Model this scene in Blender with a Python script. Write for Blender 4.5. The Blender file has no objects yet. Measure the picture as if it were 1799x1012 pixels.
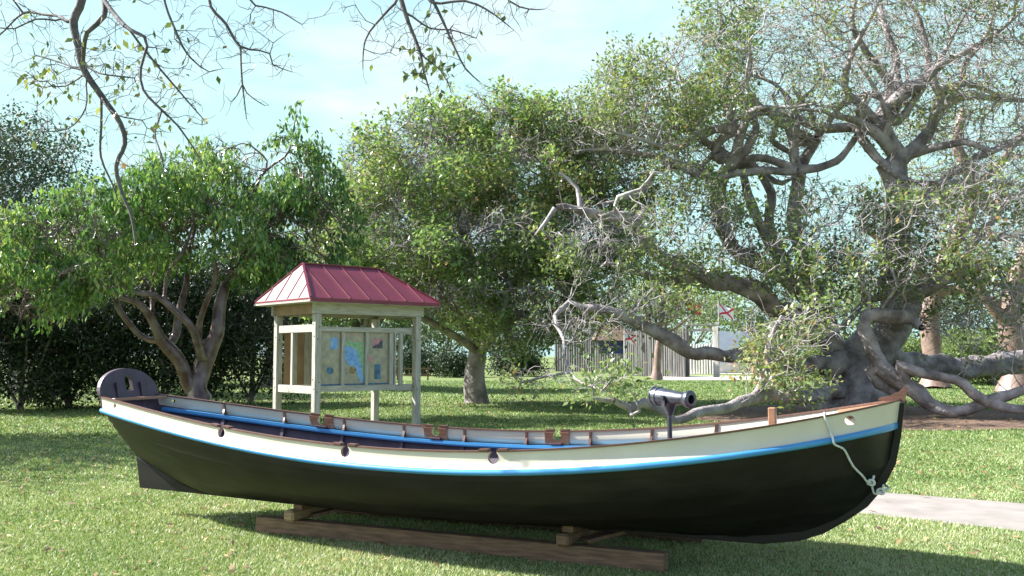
import bpy, bmesh, math, random
import numpy as np
from mathutils import Vector, Matrix
R = math.radians
SC = bpy.context.scene
COL = SC.collection
# ------------------------------------------------------------------ camera, world, sun, exposure
F = 1650.0; CX = 899.5; CY = 506.0; EYE = 1.6
PITCH = math.atan(119/1650.0)
cam = bpy.data.cameras.new('camera'); camo = bpy.data.objects.new('camera', cam); COL.objects.link(camo)
cam.sensor_width = 36; cam.lens = 36*F/1799.0; cam.clip_start = .05; cam.clip_end = 3000
camo.location = (0, 0, EYE); camo.rotation_euler = (R(90)+PITCH, 0, 0)
SC.camera = camo
SUN = Vector((-.93, .18, 0)).normalized(); SUN_EL = R(39)
SUN = Vector((SUN.x*math.cos(SUN_EL), SUN.y*math.cos(SUN_EL), math.sin(SUN_EL)))
W = bpy.data.worlds.new('World'); SC.world = W; W.use_nodes = True
nt = W.node_tree; N = nt.nodes; Lk = nt.links
bg = N['Background']; bg.inputs[1].default_value = .095
sky = N.new('ShaderNodeTexSky'); sky.sky_type = 'NISHITA'; sky.sun_disc = False
sky.sun_elevation = SUN_EL; sky.sun_rotation = math.atan2(SUN.x, SUN.y)
sky.air_density = 1.0; sky.dust_density = 1.5; sky.ozone_density = 1.0
tc = N.new('ShaderNodeTexCoord'); mp = N.new('ShaderNodeMapping'); mp.inputs['Scale'].default_value = (1, 1, 2.5)
nz = N.new('ShaderNodeTexNoise'); nz.inputs['Scale'].default_value = 2.2; nz.inputs['Detail'].default_value = 7; nz.inputs['Roughness'].default_value = .55
rp = N.new('ShaderNodeValToRGB'); rp.color_ramp.elements[0].position = .36; rp.color_ramp.elements[0].color = (.84, .84, .84, 1)
rp.color_ramp.elements[1].position = .72; rp.color_ramp.elements[1].color = (1, 1, 1, 1)
mx = N.new('ShaderNodeMixRGB'); mx.inputs[2].default_value = (2.55, 3.95, 3.95, 1)
Lk.new(tc.outputs['Generated'], mp.inputs[0]); Lk.new(mp.outputs[0], nz.inputs[0]); Lk.new(nz.outputs[0], rp.inputs[0])
sx = N.new('ShaderNodeSeparateXYZ'); Lk.new(tc.outputs['Generated'], sx.inputs[0])
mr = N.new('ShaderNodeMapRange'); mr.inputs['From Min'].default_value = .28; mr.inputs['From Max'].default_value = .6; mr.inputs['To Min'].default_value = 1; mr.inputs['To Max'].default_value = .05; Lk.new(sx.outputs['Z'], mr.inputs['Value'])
mr2 = N.new('ShaderNodeMapRange'); mr2.inputs['From Min'].default_value = -.3; mr2.inputs['From Max'].default_value = .6; mr2.inputs['To Min'].default_value = .05; mr2.inputs['To Max'].default_value = 1; Lk.new(sx.outputs['Y'], mr2.inputs['Value'])  # veil thinned behind the camera, added to cut fill light on camera-facing sides
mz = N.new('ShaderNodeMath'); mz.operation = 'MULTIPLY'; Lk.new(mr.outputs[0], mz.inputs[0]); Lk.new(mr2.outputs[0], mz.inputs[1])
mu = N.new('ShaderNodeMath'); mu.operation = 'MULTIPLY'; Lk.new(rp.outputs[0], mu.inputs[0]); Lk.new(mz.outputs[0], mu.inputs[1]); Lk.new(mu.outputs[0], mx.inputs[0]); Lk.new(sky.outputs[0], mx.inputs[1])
mp2 = N.new('ShaderNodeMapping'); mp2.inputs['Scale'].default_value = (1, 1, 3.2); mp2.inputs['Location'].default_value = (.7, 0, .25); nz2 = N.new('ShaderNodeTexNoise'); nz2.inputs['Scale'].default_value = 2.6; nz2.inputs['Detail'].default_value = 8; nz2.inputs['Roughness'].default_value = .6
rp2 = N.new('ShaderNodeValToRGB'); rp2.color_ramp.elements[0].position = .54; rp2.color_ramp.elements[0].color = (0, 0, 0, 1); rp2.color_ramp.elements[1].position = .76; rp2.color_ramp.elements[1].color = (.9, .9, .9, 1)
mx2 = N.new('ShaderNodeMixRGB'); mx2.inputs[2].default_value = (4.3, 4.5, 4.6, 1)
Lk.new(tc.outputs['Generated'], mp2.inputs[0]); Lk.new(mp2.outputs[0], nz2.inputs[0]); Lk.new(nz2.outputs[0], rp2.inputs[0])
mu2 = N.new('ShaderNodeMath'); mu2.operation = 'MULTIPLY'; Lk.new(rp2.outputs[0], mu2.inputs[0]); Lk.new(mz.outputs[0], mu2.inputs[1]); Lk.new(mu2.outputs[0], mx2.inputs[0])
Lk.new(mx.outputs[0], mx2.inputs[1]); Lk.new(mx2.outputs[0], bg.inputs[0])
sl = bpy.data.lights.new('sun', 'SUN'); sl.energy = 5.0; sl.angle = R(.5); sl.color = (1, .98, .95)
so = bpy.data.objects.new('sun', sl); COL.objects.link(so)
so.rotation_euler = (-SUN).to_track_quat('-Z', 'Y').to_euler(); so.location = (-20, 5, 20)
SC.view_settings.view_transform = 'Standard'; SC.view_settings.look = 'None'
SC.view_settings.exposure = 1.5; SC.view_settings.gamma = 1

_c, _s = math.cos(PITCH), math.sin(PITCH)
def P3(px, py, d):
    """point at depth d (world Y) seen at photo pixel px,py"""
    a = (px-CX)/F; b = (CY-py)/F
    ry = _c-b*_s; rz = _s+b*_c
    return np.array([a/ry*d, d, EYE+rz/ry*d])
# ------------------------------------------------------------------ materials
def srgb(r, g, b):
    f = lambda c: (c/255/12.92) if c/255 <= .04045 else ((c/255+.055)/1.055)**2.4
    return (f(r), f(g), f(b), 1)
def mat(name, c1, c2=None, scale=4, rough=.7, bump=0, bscale=None, stretch=(1, 1, 1), metal=0, detail=6, lo=.35, hi=.65, coat=0, spec=.5, bdist=.01):
    m = bpy.data.materials.new(name); m.use_nodes = True; t = m.node_tree; n = t.nodes; l = t.links
    p = n['Principled BSDF']; p.inputs['Roughness'].default_value = rough; p.inputs['Metallic'].default_value = metal
    p.inputs['Coat Weight'].default_value = coat; p.inputs['Coat Roughness'].default_value = .08
    p.inputs['Specular IOR Level'].default_value = spec
    tcn = n.new('ShaderNodeTexCoord'); mpn = n.new('ShaderNodeMapping'); mpn.inputs['Scale'].default_value = stretch
    l.new(tcn.outputs['Object'], mpn.inputs[0])
    if c2 is None: c2 = tuple(x*.8 for x in c1[:3])+(1,)
    q = n.new('ShaderNodeTexNoise'); q.inputs['Scale'].default_value = scale; q.inputs['Detail'].default_value = detail
    l.new(mpn.outputs[0], q.inputs[0])
    r = n.new('ShaderNodeValToRGB'); r.color_ramp.elements[0].position = lo; r.color_ramp.elements[1].position = hi
    r.color_ramp.elements[0].color = c1[:3]+(1,) if len(c1) == 3 else c1; r.color_ramp.elements[1].color = c2
    l.new(q.outputs[0], r.inputs[0]); l.new(r.outputs[0], p.inputs['Base Color'])
    if bump:
        q2 = n.new('ShaderNodeTexNoise'); q2.inputs['Scale'].default_value = bscale or scale*3; q2.inputs['Detail'].default_value = 5
        l.new(mpn.outputs[0], q2.inputs[0])
        b = n.new('ShaderNodeBump'); b.inputs['Strength'].default_value = bump; b.inputs['Distance'].default_value = bdist
        l.new(q2.outputs[0], b.inputs['Height']); l.new(b.outputs[0], p.inputs['Normal'])
    return m
def leafmat(name, cols, trans=.35, rough=.45):
    """cols: list of (pos, rgb) spread over the per-leaf attribute"""
    m = bpy.data.materials.new(name); m.use_nodes = True; t = m.node_tree; n = t.nodes; l = t.links
    p = n['Principled BSDF']; p.inputs['Roughness'].default_value = rough; p.inputs['Specular IOR Level'].default_value = .5
    a = n.new('ShaderNodeAttribute'); a.attribute_name = 'v'
    r = n.new('ShaderNodeValToRGB'); cr = r.color_ramp
    cr.elements[0].position = cols[0][0]; cr.elements[0].color = cols[0][1]+(1,)
    cr.elements[1].position = cols[-1][0]; cr.elements[1].color = cols[-1][1]+(1,)
    for q, c in cols[1:-1]:
        e = cr.elements.new(q); e.color = c+(1,)
    tr = n.new('ShaderNodeBsdfTranslucent'); mxs = n.new('ShaderNodeMixShader'); mxs.inputs[0].default_value = trans
    l.new(a.outputs['Fac'], r.inputs[0]); l.new(r.outputs[0], p.inputs['Base Color'])
    hs = n.new('ShaderNodeMixRGB'); hs.blend_type = 'MULTIPLY'; hs.inputs[0].default_value = 1; hs.inputs[2].default_value = (1.2, 1.2, .65, 1)
    l.new(r.outputs[0], hs.inputs[1]); l.new(hs.outputs[0], tr.inputs[0])
    l.new(p.outputs[0], mxs.inputs[1]); l.new(tr.outputs[0], mxs.inputs[2]); l.new(mxs.outputs[0], n['Material Output'].inputs[0])
    return m
M = {}
M['black'] = mat('black_paint', (.012, .0105, .0105), (.026, .023, .022, 1), 2.2, .42, .2, 5, (1, 3, 3), spec=.26, bdist=.006, lo=.4, hi=.85, detail=10)
M['cream'] = mat('cream_paint', (.64, .59, .47), (.58, .53, .42, 1), 3, .38, .05, 9)
M['blue'] = mat('blue_paint', (.05, .24, .52), (.065, .28, .56, 1), 4, .3)
M['purple'] = mat('dark_purple_paint', (.075, .045, .07), (.045, .028, .042, 1), 6, .5, .1)
M['capwood'] = mat('varnished_brown_wood', (.15, .072, .05), (.09, .045, .032, 1), 12, .45, .1, 30, (1, 6, 6))
M['tanwood'] = mat('tan_wood', (.40, .21, .12), (.28, .14, .08, 1), 10, .45, .1, 30, (1, 6, 6))
M['iron'] = mat('blackened_iron', (.13, .14, .165), (.07, .075, .09, 1), 12, .36, .1, 40, metal=.8)
M['rope'] = mat('white_rope', (.72, .74, .72), (.5, .52, .5, 1), 60, .9, .5, 120, bdist=.004)
M['timber'] = mat('brown_timber', (.24, .15, .085), (.12, .075, .045, 1), 5, .8, .5, 14, (1, 9, 9))
M['timber_pale'] = mat('pale_sawn_timber', (.42, .30, .18), (.28, .19, .11, 1), 8, .8, .4, 20, (1, 6, 6))
M['pine'] = mat('weathered_pine', (.47, .445, .385), (.30, .28, .235, 1), 5, .75, .3, 12, (6, 6, .7))
M['pine_h'] = mat('weathered_pine_rail', (.47, .445, .385), (.31, .29, .24, 1), 5, .75, .3, 12, (.7, 6, 6))
M['soffit'] = mat('bare_plywood', (.34, .23, .13), (.26, .17, .09, 1), 4, .8)
M['roof'] = mat('red_metal_roof', (.15, .016, .03), (.185, .024, .042, 1), 2, .48, .04, 6)
M['parch'] = mat('aged_map_paper', (.40, .35, .24), (.22, .21, .17, 1), 9, .3, lo=.3, hi=.72)
M['sea'] = mat('map_sea', (.10, .27, .60), (.24, .42, .66, 1), 14, .5)
M['land'] = mat('map_land', (.12, .36, .16), (.36, .44, .28, 1), 14, .5)
M['bluepic'] = mat('blue_picture', (.03, .07, .14), (.06, .20, .30, 1), 12, .5)
M['redpic'] = mat('sunset_picture', (.55, .25, .27), (.35, .16, .2, 1), 9, .5)
M['darkpic'] = mat('dark_picture', (.04, .04, .06), (.10, .09, .12, 1), 16, .5)
M['goldpic'] = mat('gold_picture', (.45, .30, .09), (.10, .07, .05, 1), 22, .5)
M['bolt'] = mat('dark_bolt', (.03, .03, .03), None, 5, .5, metal=.5)
M['path'] = mat('pale_concrete', (.30, .27, .24), (.23, .205, .18, 1), 3, .9, .1, 60)
M['mulch'] = mat('leaf_litter', (.11, .065, .042), (.23, .15, .10, 1), 14, .95, .8, 50, bdist=.03)
M['sand'] = mat('pale_sand', (.58, .54, .46), (.48, .44, .36, 1), 2, .95, .3)
M['bark_gray'] = mat('grey_gnarled_bark', (.135, .11, .105), (.44, .39, .38, 1), 2.6, .7, 1.0, 11, (1, 1, 1), bdist=.05, lo=.34, hi=.70, detail=9)
M['bark_far'] = mat('grey_bark', (.16, .14, .125), (.28, .25, .225, 1), 2.5, .8, .6, 9, bdist=.03)
M['bark_pale'] = mat('silvery_branch_bark', (.20, .175, .17), (.44, .40, .39, 1), 4, .7, .6, 12, bdist=.03)
M['bark_red'] = mat('peeling_red_bark', (.16, .085, .065), (.25, .175, .145, 1), 2.2, .5, .6, 8, bdist=.03, lo=.3, hi=.6)
M['bark_brown'] = mat('smooth_red_brown_bark', (.085, .042, .036), (.20, .15, .14, 1), 3, .27, .4, 10, bdist=.02)
M['bark_near'] = mat('grey_brown_twig_bark', (.075, .062, .07), (.15, .13, .13, 1), 14, .8, .6, 40, bdist=.01)
M['palis'] = mat('silvered_palisade_wood', (.20, .195, .185), (.09, .087, .08, 1), 1.6, .85, .5, 8, (4, 4, .4), bdist=.03)
M['palis_pale'] = mat('pale_palisade_wood', (.52, .50, .47), (.36, .345, .32, 1), 2, .85, .4, 8, (4, 4, .4), bdist=.03)
M['thatch'] = mat('brown_thatch', (.24, .17, .11), (.12, .085, .055, 1), 6, .95, .8, 20, (1, 1, .3), bdist=.05)
M['tarp'] = mat('dark_blue_cloth', (.02, .035, .12), None, 3, .7)
M['white'] = mat('white_cloth', (.72, .72, .72), (.64, .64, .66, 1), 3, .8)
M['red'] = mat('red_cloth', (.55, .03, .04), None, 3, .8)
M['yellow'] = mat('yellow_cloth', (.75, .50, .06), None, 3, .8)
M['pole'] = mat('grey_pole', (.5, .5, .5), None, 3, .5)
G = lambda k: leafmat(*k)
LM_A = G(('glossy_green_leaf', [(0, (.035, .09, .035)), (.4, (.10, .21, .065)), (.8, (.22, .35, .11)), (1, (.40, .47, .19))], .38, .2))
LM_M = G(('mid_green_leaf', [(0, (.06, .115, .045)), (.4, (.14, .235, .085)), (.75, (.27, .38, .15)), (.93, (.42, .48, .22)), (1, (.38, .29, .18))], .40, .30))
LM_B = G(('olive_and_rust_leaf', [(0, (.07, .12, .05)), (.35, (.16, .24, .095)), (.65, (.29, .36, .15)), (.87, (.42, .38, .22)), (1, (.44, .27, .19))], .38, .34))
LM_L = G(('yellow_green_leaf', [(0, (.10, .18, .05)), (.5, (.23, .32, .09)), (.85, (.40, .44, .15)), (1, (.42, .32, .18))], .40, .4))
LM_D = G(('dark_and_shaded_leaf', [(0, (.010, .026, .009)), (.6, (.022, .05, .015)), (1, (.045, .09, .024))], .2, .5))  # very dark greens; shade of the left shrub screen is put into this colour
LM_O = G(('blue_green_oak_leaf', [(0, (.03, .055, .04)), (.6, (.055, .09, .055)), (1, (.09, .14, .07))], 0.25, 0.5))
LM_F = G(('far_leaf', [(0, (.09, .14, .055)), (.5, (.16, .23, .08)), (1, (.26, .33, .12))], 0.4, 0.55))
LM_N = G(('pale_yellowing_leaf', [(0, (.08, .12, .045)), (.6, (.17, .21, .07)), (.9, (.32, .33, .10)), (1, (.30, .2, .12))], .4, .45))
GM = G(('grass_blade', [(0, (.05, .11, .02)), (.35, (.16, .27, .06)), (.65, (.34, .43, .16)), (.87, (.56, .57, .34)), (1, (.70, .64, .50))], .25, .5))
# ------------------------------------------------------------------ object helpers
def tag(o, label=None, cat=None, group=None, kind=None):
    if label: o['label'] = label
    if cat: o['category'] = cat
    if group: o['group'] = group
    if kind: o['kind'] = kind
    return o
def thing(name, label, cat, loc=(0, 0, 0), rz=0, group=None):
    o = bpy.data.objects.new(name, None); COL.objects.link(o); o.location = loc; o.rotation_euler = (0, 0, rz)
    return tag(o, label, cat, group)
def link(name, me, m, parent=None, world=False, loc=None, rz=None, smooth=False):
    if smooth:
        me.polygons.foreach_set('use_smooth', np.ones(len(me.polygons), bool))
    if m is not None and not me.materials:
        me.materials.append(m)
    o = bpy.data.objects.new(name, me); COL.objects.link(o)
    if loc is not None: o.location = loc
    if rz is not None: o.rotation_euler = (0, 0, rz)
    if parent is not None:
        o.parent = parent
        if world:      # mesh is in world coordinates
            Mx = Matrix.Translation(parent.location) @ Matrix.Rotation(parent.rotation_euler.z, 4, 'Z')
            o.matrix_parent_inverse = Mx.inverted()
    return o
def npmesh(name, V, Fc, nper, v=None):
    V = np.asarray(V, np.float32); Fc = np.asarray(Fc, np.int32).reshape(-1)
    nf = len(Fc)//nper
    me = bpy.data.meshes.new(name); me.vertices.add(len(V)); me.vertices.foreach_set('co', V.ravel())
    me.loops.add(len(Fc)); me.loops.foreach_set('vertex_index', Fc)
    me.polygons.add(nf); me.polygons.foreach_set('loop_start', np.arange(nf, dtype=np.int32)*nper)
    me.polygons.foreach_set('loop_total', np.full(nf, nper, np.int32))
    if v is not None:
        a = me.attributes.new('v', 'FLOAT', 'FACE'); a.data.foreach_set('value', np.asarray(v, np.float32))
    me.update(); me.validate(verbose=False)
    return me
class MB:
    def __init__(s): s.bm = bmesh.new()
    def box(s, c, size, rot=None, bev=0):
        r = bmesh.ops.create_cube(s.bm, size=1)['verts']
        Mx = Matrix.Translation(Vector(c)) @ (rot.to_4x4() if rot is not None else Matrix.Identity(4)) @ Matrix.Diagonal((*size, 1))
        bmesh.ops.transform(s.bm, matrix=Mx, verts=r)
        if bev:
            es = list({e for v in r for e in v.link_edges})
            bmesh.ops.bevel(s.bm, geom=es, offset=bev, segments=1, affect='EDGES', profile=.5)
        return s
    def bar(s, a, b, w, h, up=(0, 0, 1), bev=0):
        a = Vector(a); b = Vector(b); d = (b-a); L = d.length; x = d.normalized(); y = Vector(up).cross(x).normalized(); z = x.cross(y)
        return s.box((a+b)/2, (L, w, h), Matrix((x, y, z)).transposed(), bev)
    def cyl(s, a, b, r1, r2=None, seg=16):
        r2 = r1 if r2 is None else r2
        a = Vector(a); b = Vector(b); d = b-a
        r = bmesh.ops.create_cone(s.bm, cap_ends=True, segments=seg, radius1=r1, radius2=r2, depth=d.length)['verts']
        bmesh.ops.transform(s.bm, matrix=Matrix.Translation((a+b)/2) @ d.to_track_quat('Z', 'Y').to_matrix().to_4x4(), verts=r)
        return s
    def lathe(s, prof, a, axis, seg=28):
        """prof: list of (dist along axis, radius)"""
        ax = Vector(axis).normalized(); q = ax.to_track_quat('Z', 'Y'); a = Vector(a); rings = []
        for t, r in prof:
            rings.append([s.bm.verts.new(a+q @ Vector((r*math.cos(2*math.pi*k/seg), r*math.sin(2*math.pi*k/seg), t))) for k in range(seg)])
        for i in range(len(rings)-1):
            for k in range(seg):
                s.bm.faces.new((rings[i][k], rings[i][(k+1) % seg], rings[i+1][(k+1) % seg], rings[i+1][k]))
        for ring in (rings[0][::-1], rings[-1]):
            s.bm.faces.new(ring)
        return s
    def prism(s, pts, off):
        """closed polygon (3-D points) extruded by the vector off"""
        off = Vector(off); a = [s.bm.verts.new(Vector(p)) for p in pts]; b = [s.bm.verts.new(Vector(p)+off) for p in pts]
        s.bm.faces.new(a[::-1]); s.bm.faces.new(b); n = len(pts)
        for i in range(n): s.bm.faces.new((a[i], a[(i+1) % n], b[(i+1) % n], b[i]))
        return s
    def tube(s, pts, r, seg=8):
        pts = [Vector(p) for p in pts]; rings = []
        up = Vector((.13, .2, 1))
        for i, p in enumerate(pts):
            d = (pts[min(i+1, len(pts)-1)]-pts[max(i-1, 0)]).normalized(); x = up.cross(d).normalized(); y = d.cross(x)
            rr = r[i] if isinstance(r, (list, tuple)) else r
            rings.append([s.bm.verts.new(p+x*rr*math.cos(2*math.pi*k/seg)+y*rr*math.sin(2*math.pi*k/seg)) for k in range(seg)])
        for i in range(len(rings)-1):
            for k in range(seg): s.bm.faces.new((rings[i][k], rings[i][(k+1) % seg], rings[i+1][(k+1) % seg], rings[i+1][k]))
        s.bm.faces.new(rings[0][::-1]); s.bm.faces.new(rings[-1])
        return s
    def grid(s, P, close=False):
        """P: list of rows of points; rows closed to rings if close; end caps added when close"""
        V = [[s.bm.verts.new(Vector(q)) for q in row] for row in P]
        m = len(P[0])
        for i in range(len(V)-1):
            for k in range(m if close else m-1):
                s.bm.faces.new((V[i][k], V[i+1][k], V[i+1][(k+1) % m], V[i][(k+1) % m]))
        if close: s.bm.faces.new(V[0]); s.bm.faces.new(V[-1][::-1])
        return s
    def mesh(s, name, smooth=False):
        bmesh.ops.recalc_face_normals(s.bm, faces=s.bm.faces)
        me = bpy.data.meshes.new(name); s.bm.to_mesh(me); s.bm.free()
        if smooth: me.polygons.foreach_set('use_smooth', np.ones(len(me.polygons), bool))
        return me
    def build(s, name, m, parent=None, smooth=False, **k):
        return link(name, s.mesh(name, smooth), m, parent, **k)
def soft(o, ang=35):
    """smooth shading but keep edges sharper than ang"""
    me = o.data; bm = bmesh.new(); bm.from_mesh(me)
    for e in bm.edges:
        if len(e.link_faces) == 2 and e.calc_face_angle(0) > R(ang): e.smooth = False
    for f in bm.faces: f.smooth = True
    bm.to_mesh(me); bm.free(); return o
def cut(me, cutter_mb):
    """boolean difference through the modifier, evaluated without operators"""
    o = bpy.data.objects.new('work', me); COL.objects.link(o)
    c = bpy.data.objects.new('cutter', cutter_mb.mesh('cutter')); COL.objects.link(c)
    md = o.modifiers.new('b', 'BOOLEAN'); md.object = c; md.operation = 'DIFFERENCE'; md.solver = 'EXACT'; md.use_self = True
    dg = bpy.context.evaluated_depsgraph_get(); dg.update()
    r = bpy.data.meshes.new_from_object(o.evaluated_get(dg))
    bpy.data.objects.remove(o); bpy.data.objects.remove(c)
    return r
# ================================================================== GROUND
def sheet(name, pts, z, m, kind='structure'):
    bm = bmesh.new(); bm.faces.new([bm.verts.new((x, y, z)) for x, y in pts]); me = bpy.data.meshes.new(name); bm.to_mesh(me); bm.free()
    return tag(link(name, me, m), kind=kind)
def lawn_material():
    m = bpy.data.materials.new('lawn'); m.use_nodes = True; t = m.node_tree; n = t.nodes; l = t.links
    p = n['Principled BSDF']; p.inputs['Roughness'].default_value = .9; p.inputs['Specular IOR Level'].default_value = .15
    tcn = n.new('ShaderNodeTexCoord')
    def noise(sc, det=5):
        q = n.new('ShaderNodeTexNoise'); q.inputs['Scale'].default_value = sc; q.inputs['Detail'].default_value = det; l.new(tcn.outputs['Object'], q.inputs[0]); return q
    a = noise(.7); b = noise(28, 8)
    r1 = n.new('ShaderNodeValToRGB'); e = r1.color_ramp.elements; e[0].position = .3; e[0].color = (.07, .13, .03, 1); e[1].position = .72; e[1].color = (.26, .31, .11, 1)
    r2 = n.new('ShaderNodeValToRGB'); e = r2.color_ramp.elements; e[0].position = .38; e[0].color = (.08, .13, .035, 1); e[1].position = .72; e[1].color = (.40, .41, .20, 1)
    l.new(a.outputs[0], r1.inputs[0]); l.new(b.outputs[0], r2.inputs[0])
    mm = n.new('ShaderNodeMixRGB'); mm.inputs[0].default_value = .6; l.new(r1.outputs[0], mm.inputs[1]); l.new(r2.outputs[0], mm.inputs[2]); l.new(mm.outputs[0], p.inputs['Base Color'])
    bp = n.new('ShaderNodeBump'); bp.inputs['Strength'].default_value = .9; bp.inputs['Distance'].default_value = .05; l.new(b.outputs[0], bp.inputs['Height']); l.new(bp.outputs[0], p.inputs['Normal'])
    return m
M['lawn'] = lawn_material()
sheet('ground', [(-900, -60), (900, -60), (900, 1800), (-900, 1800)], 0, M['lawn'])
pn = [(9, 5.0), (4.7, 8.65), (3.5, 9.7), (1.5, 11.3), (-.5, 13.0), (-2.2, 14.2)]
pf = [(-1.3, 15.4), (.5, 14.2), (2.5, 12.6), (4.5, 11.05), (5.64, 10.25), (10, 6.6)]
sheet('path', pn+pf, .004, M['path'])
rnd = random.Random(4)
def blob(cx, cy, rx, ry, n=44, j=.1, seed=1):
    q = random.Random(seed); ph = [q.uniform(0, 6.28) for _ in range(4)]
    return [(cx+rx*(1+j*sum(math.sin((k+2)*a+ph[k])/(k+1) for k in range(4)))*math.cos(a), cy+ry*(1+j*sum(math.sin((k+2)*a+ph[k])/(k+1) for k in range(4)))*math.sin(a)) for a in [6.2832*i/n for i in range(n)]]
sheet('mulch_bed', blob(9.8, 25.4, 4.8, 5.8, seed=3), .008, M['mulch'])
sheet('sand_path', [(10.2, 62), (17, 62), (21, 75), (10.6, 75)], .008, M['sand'])
sheet('far_path', [(9, 84), (80, 72), (80, 78), (12, 92)], .008, M['sand'])
# ------------------------------------------------------------------ grass blades
def inside(poly, x, y):
    c = np.zeros(len(x), bool); n = len(poly); j = n-1
    for i in range(n):
        xi, yi = poly[i]; xj, yj = poly[j]
        k = ((yi > y) != (yj > y)) & (x < (xj-xi)*(y-yi)/(yj-yi+1e-12)+xi); c ^= k; j = i
    return c
def grass():
    g = np.random.default_rng(7); Vs = []; vs = []
    for (d0, d1, n, h, w) in ((6.2, 8.6, 200000, .024, .0042), (8.6, 12, 190000, .027, .0055), (12, 18, 150000, .034, .008), (18, 30, 150000, .042, .011), (30, 60, 110000, .060, .02)):
        y = np.sqrt(g.uniform(d0**2, d1**2, n)); x = g.uniform(-.60, .60, n)*y
        k = ~inside(pn+pf, x, y) & ~inside(blob(9.8, 25.4, 4.6, 5.6, seed=3), x, y)
        x, y = x[k], y[k]; n = len(x)
        patch = np.sin(x*1.7+1.3*np.sin(y*.9))*np.cos(y*1.3+np.sin(x*2.1))
        hh = h*g.uniform(.5, 1.3, n)*(1+.2*patch); a = g.uniform(0, 6.283, n); lean = g.uniform(.3, 1.3, n)*hh; b = g.uniform(0, 6.283, n)
        ww = w*g.uniform(.6, 1.3, n)
        base = np.stack([x, y, np.full(n, -.004)], 1); dx = np.stack([np.cos(a)*ww, np.sin(a)*ww, np.zeros(n)], 1)
        tip = np.stack([x+np.cos(b)*lean, y+np.sin(b)*lean, hh], 1)
        Vs.append(np.stack([base-dx, base+dx, tip], 1).reshape(-1, 3))
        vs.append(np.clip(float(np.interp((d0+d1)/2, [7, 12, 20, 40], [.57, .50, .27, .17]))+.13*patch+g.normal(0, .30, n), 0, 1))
    V = np.concatenate(Vs); me = npmesh('grass', V, np.arange(len(V)), 3, np.concatenate(vs))
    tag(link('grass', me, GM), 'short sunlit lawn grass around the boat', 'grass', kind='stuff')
grass()
def litter():
    g = np.random.default_rng(11); n = 5200; y = np.concatenate([np.sqrt(g.uniform(6.3**2, 16**2, 2200)), np.sqrt(g.uniform(16**2, 36**2, 3000))]); x = g.uniform(-.6, .6, n)*y
    k = ~inside(pn+pf, x, y) | (g.random(n) < .12); x, y = x[k], y[k]; n = len(x)
    a = g.uniform(0, 6.283, n); l = g.uniform(.018, .04, n)*(1+y/22); w = l*.32; z = g.uniform(.018, .032, n)*(1+y/40)
    d = np.stack([np.cos(a), np.sin(a), g.normal(0, .25, n)], 1); q = np.stack([-np.sin(a), np.cos(a), g.normal(0, .3, n)], 1); p = np.stack([x, y, z], 1)
    V = np.stack([p-d*l[:, None], p+q*w[:, None], p+d*l[:, None], p-q*w[:, None]], 1).reshape(-1, 3)
    me = npmesh('fallen_leaves', V, np.arange(len(V)), 4, g.random(n))
    tag(link('fallen_leaves', me, leafmat('fallen_leaf', [(0, (.10, .055, .03)), (.5, (.26, .16, .08)), (1, (.42, .33, .15))], .2, .6)), 'small dry brown leaves scattered over the lawn', 'leaves', kind='stuff')
litter()
# ================================================================== BOAT (local x = from stern to bow, y = away from camera, z up)
RK, X0 = .30, -.02
TH, OX, OY, LB = .411, -3.9361, 9.7219, 7.3546
ZC = [-.6365, 1.8225, -.1878, -.9078, 1.1882]; BC = [-.2793, 1.2772, -.8087, 2.4649, .3632]
zs = lambda t: float(np.polyval(ZC, t))
bs = lambda t: float(np.polyval(BC, t)*max(1-t, 0)**.6)
stemP = [(.20, 6.45), (.24, 6.62), (.30, 6.77), (.404, 6.935), (.515, 7.08), (.65, 7.19), (.83, 7.28), (1.03, 7.32), (1.266, 7.354), (1.40, 7.378)]
xstem = lambda z: float(np.interp(z, [p[0] for p in stemP], [p[1] for p in stemP]))
def hw(t): return float(np.interp(t, [0, .5, .8, 1], [.11, .118, .135, .155]))      # washstrake height
def zr(t): return zs(t)-hw(t)                                                           # top of rub rail
def br(t): return bs(t)+.034*math.sin(math.pi*min(max(t, 0), 1))**.5*(1 if t < 1 else 0)
def zk(t):                                                                              # rabbet line
    a = max(0, (.16-t)/.16)
    return .262-.045*t+.30*a**1.6
def hull_pt(t, v, side, off=0.0):
    w = max(0, math.sin(math.pi*min(1, max(0, (t*.965+.035)))))**.7
    # midship curve and end curve
    a = v*math.pi/2
    ym, zm = math.sin(a)**.93, 1-math.cos(a)**1.05
    ye, ze = v**1.25, v
    if t < .5: ye, ze = v**1.0*(.15+.85*v)**.35, v
    y = w*ym+(1-w)*ye; zz = w*zm+(1-w)*ze
    b = br(t); Z = zk(t)+(zr(t)-zk(t))*zz
    zst = .215+(zr(1)-.215)*v
    xs = xstem(zst)-.03; xT = (1.19-(zk(0)+(zr(0)-zk(0))*v))*RK+X0
    x = xT+t*(xs-xT)
    yy = max(b*y-off, .022 if t < .999 else .012)
    return Vector((x, side*yy, Z))
def hull_off(t, v, side, off):
    e = .01; p = hull_pt(t, v, side)
    a = hull_pt(min(1, t+e), v, side)-hull_pt(max(0, t-e), v, side); b = hull_pt(t, min(1, v+e), side)-hull_pt(t, max(0, v-e), side)
    n = a.cross(b); n = n.normalized() if n.length > 1e-9 else Vector((0, side, 0))
    if n.y*side < 0: n = -n
    q = p+n*off
    if q.y*side < .008: q.y = .008*side
    return q
boat = thing('rowing_boat', 'long black wooden rowing boat with cream and blue upper planks, raised on timber cradle', 'boat', (OX, OY, 0), -TH)
TT = [i/90 for i in range(91)]
NS = 9
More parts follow.
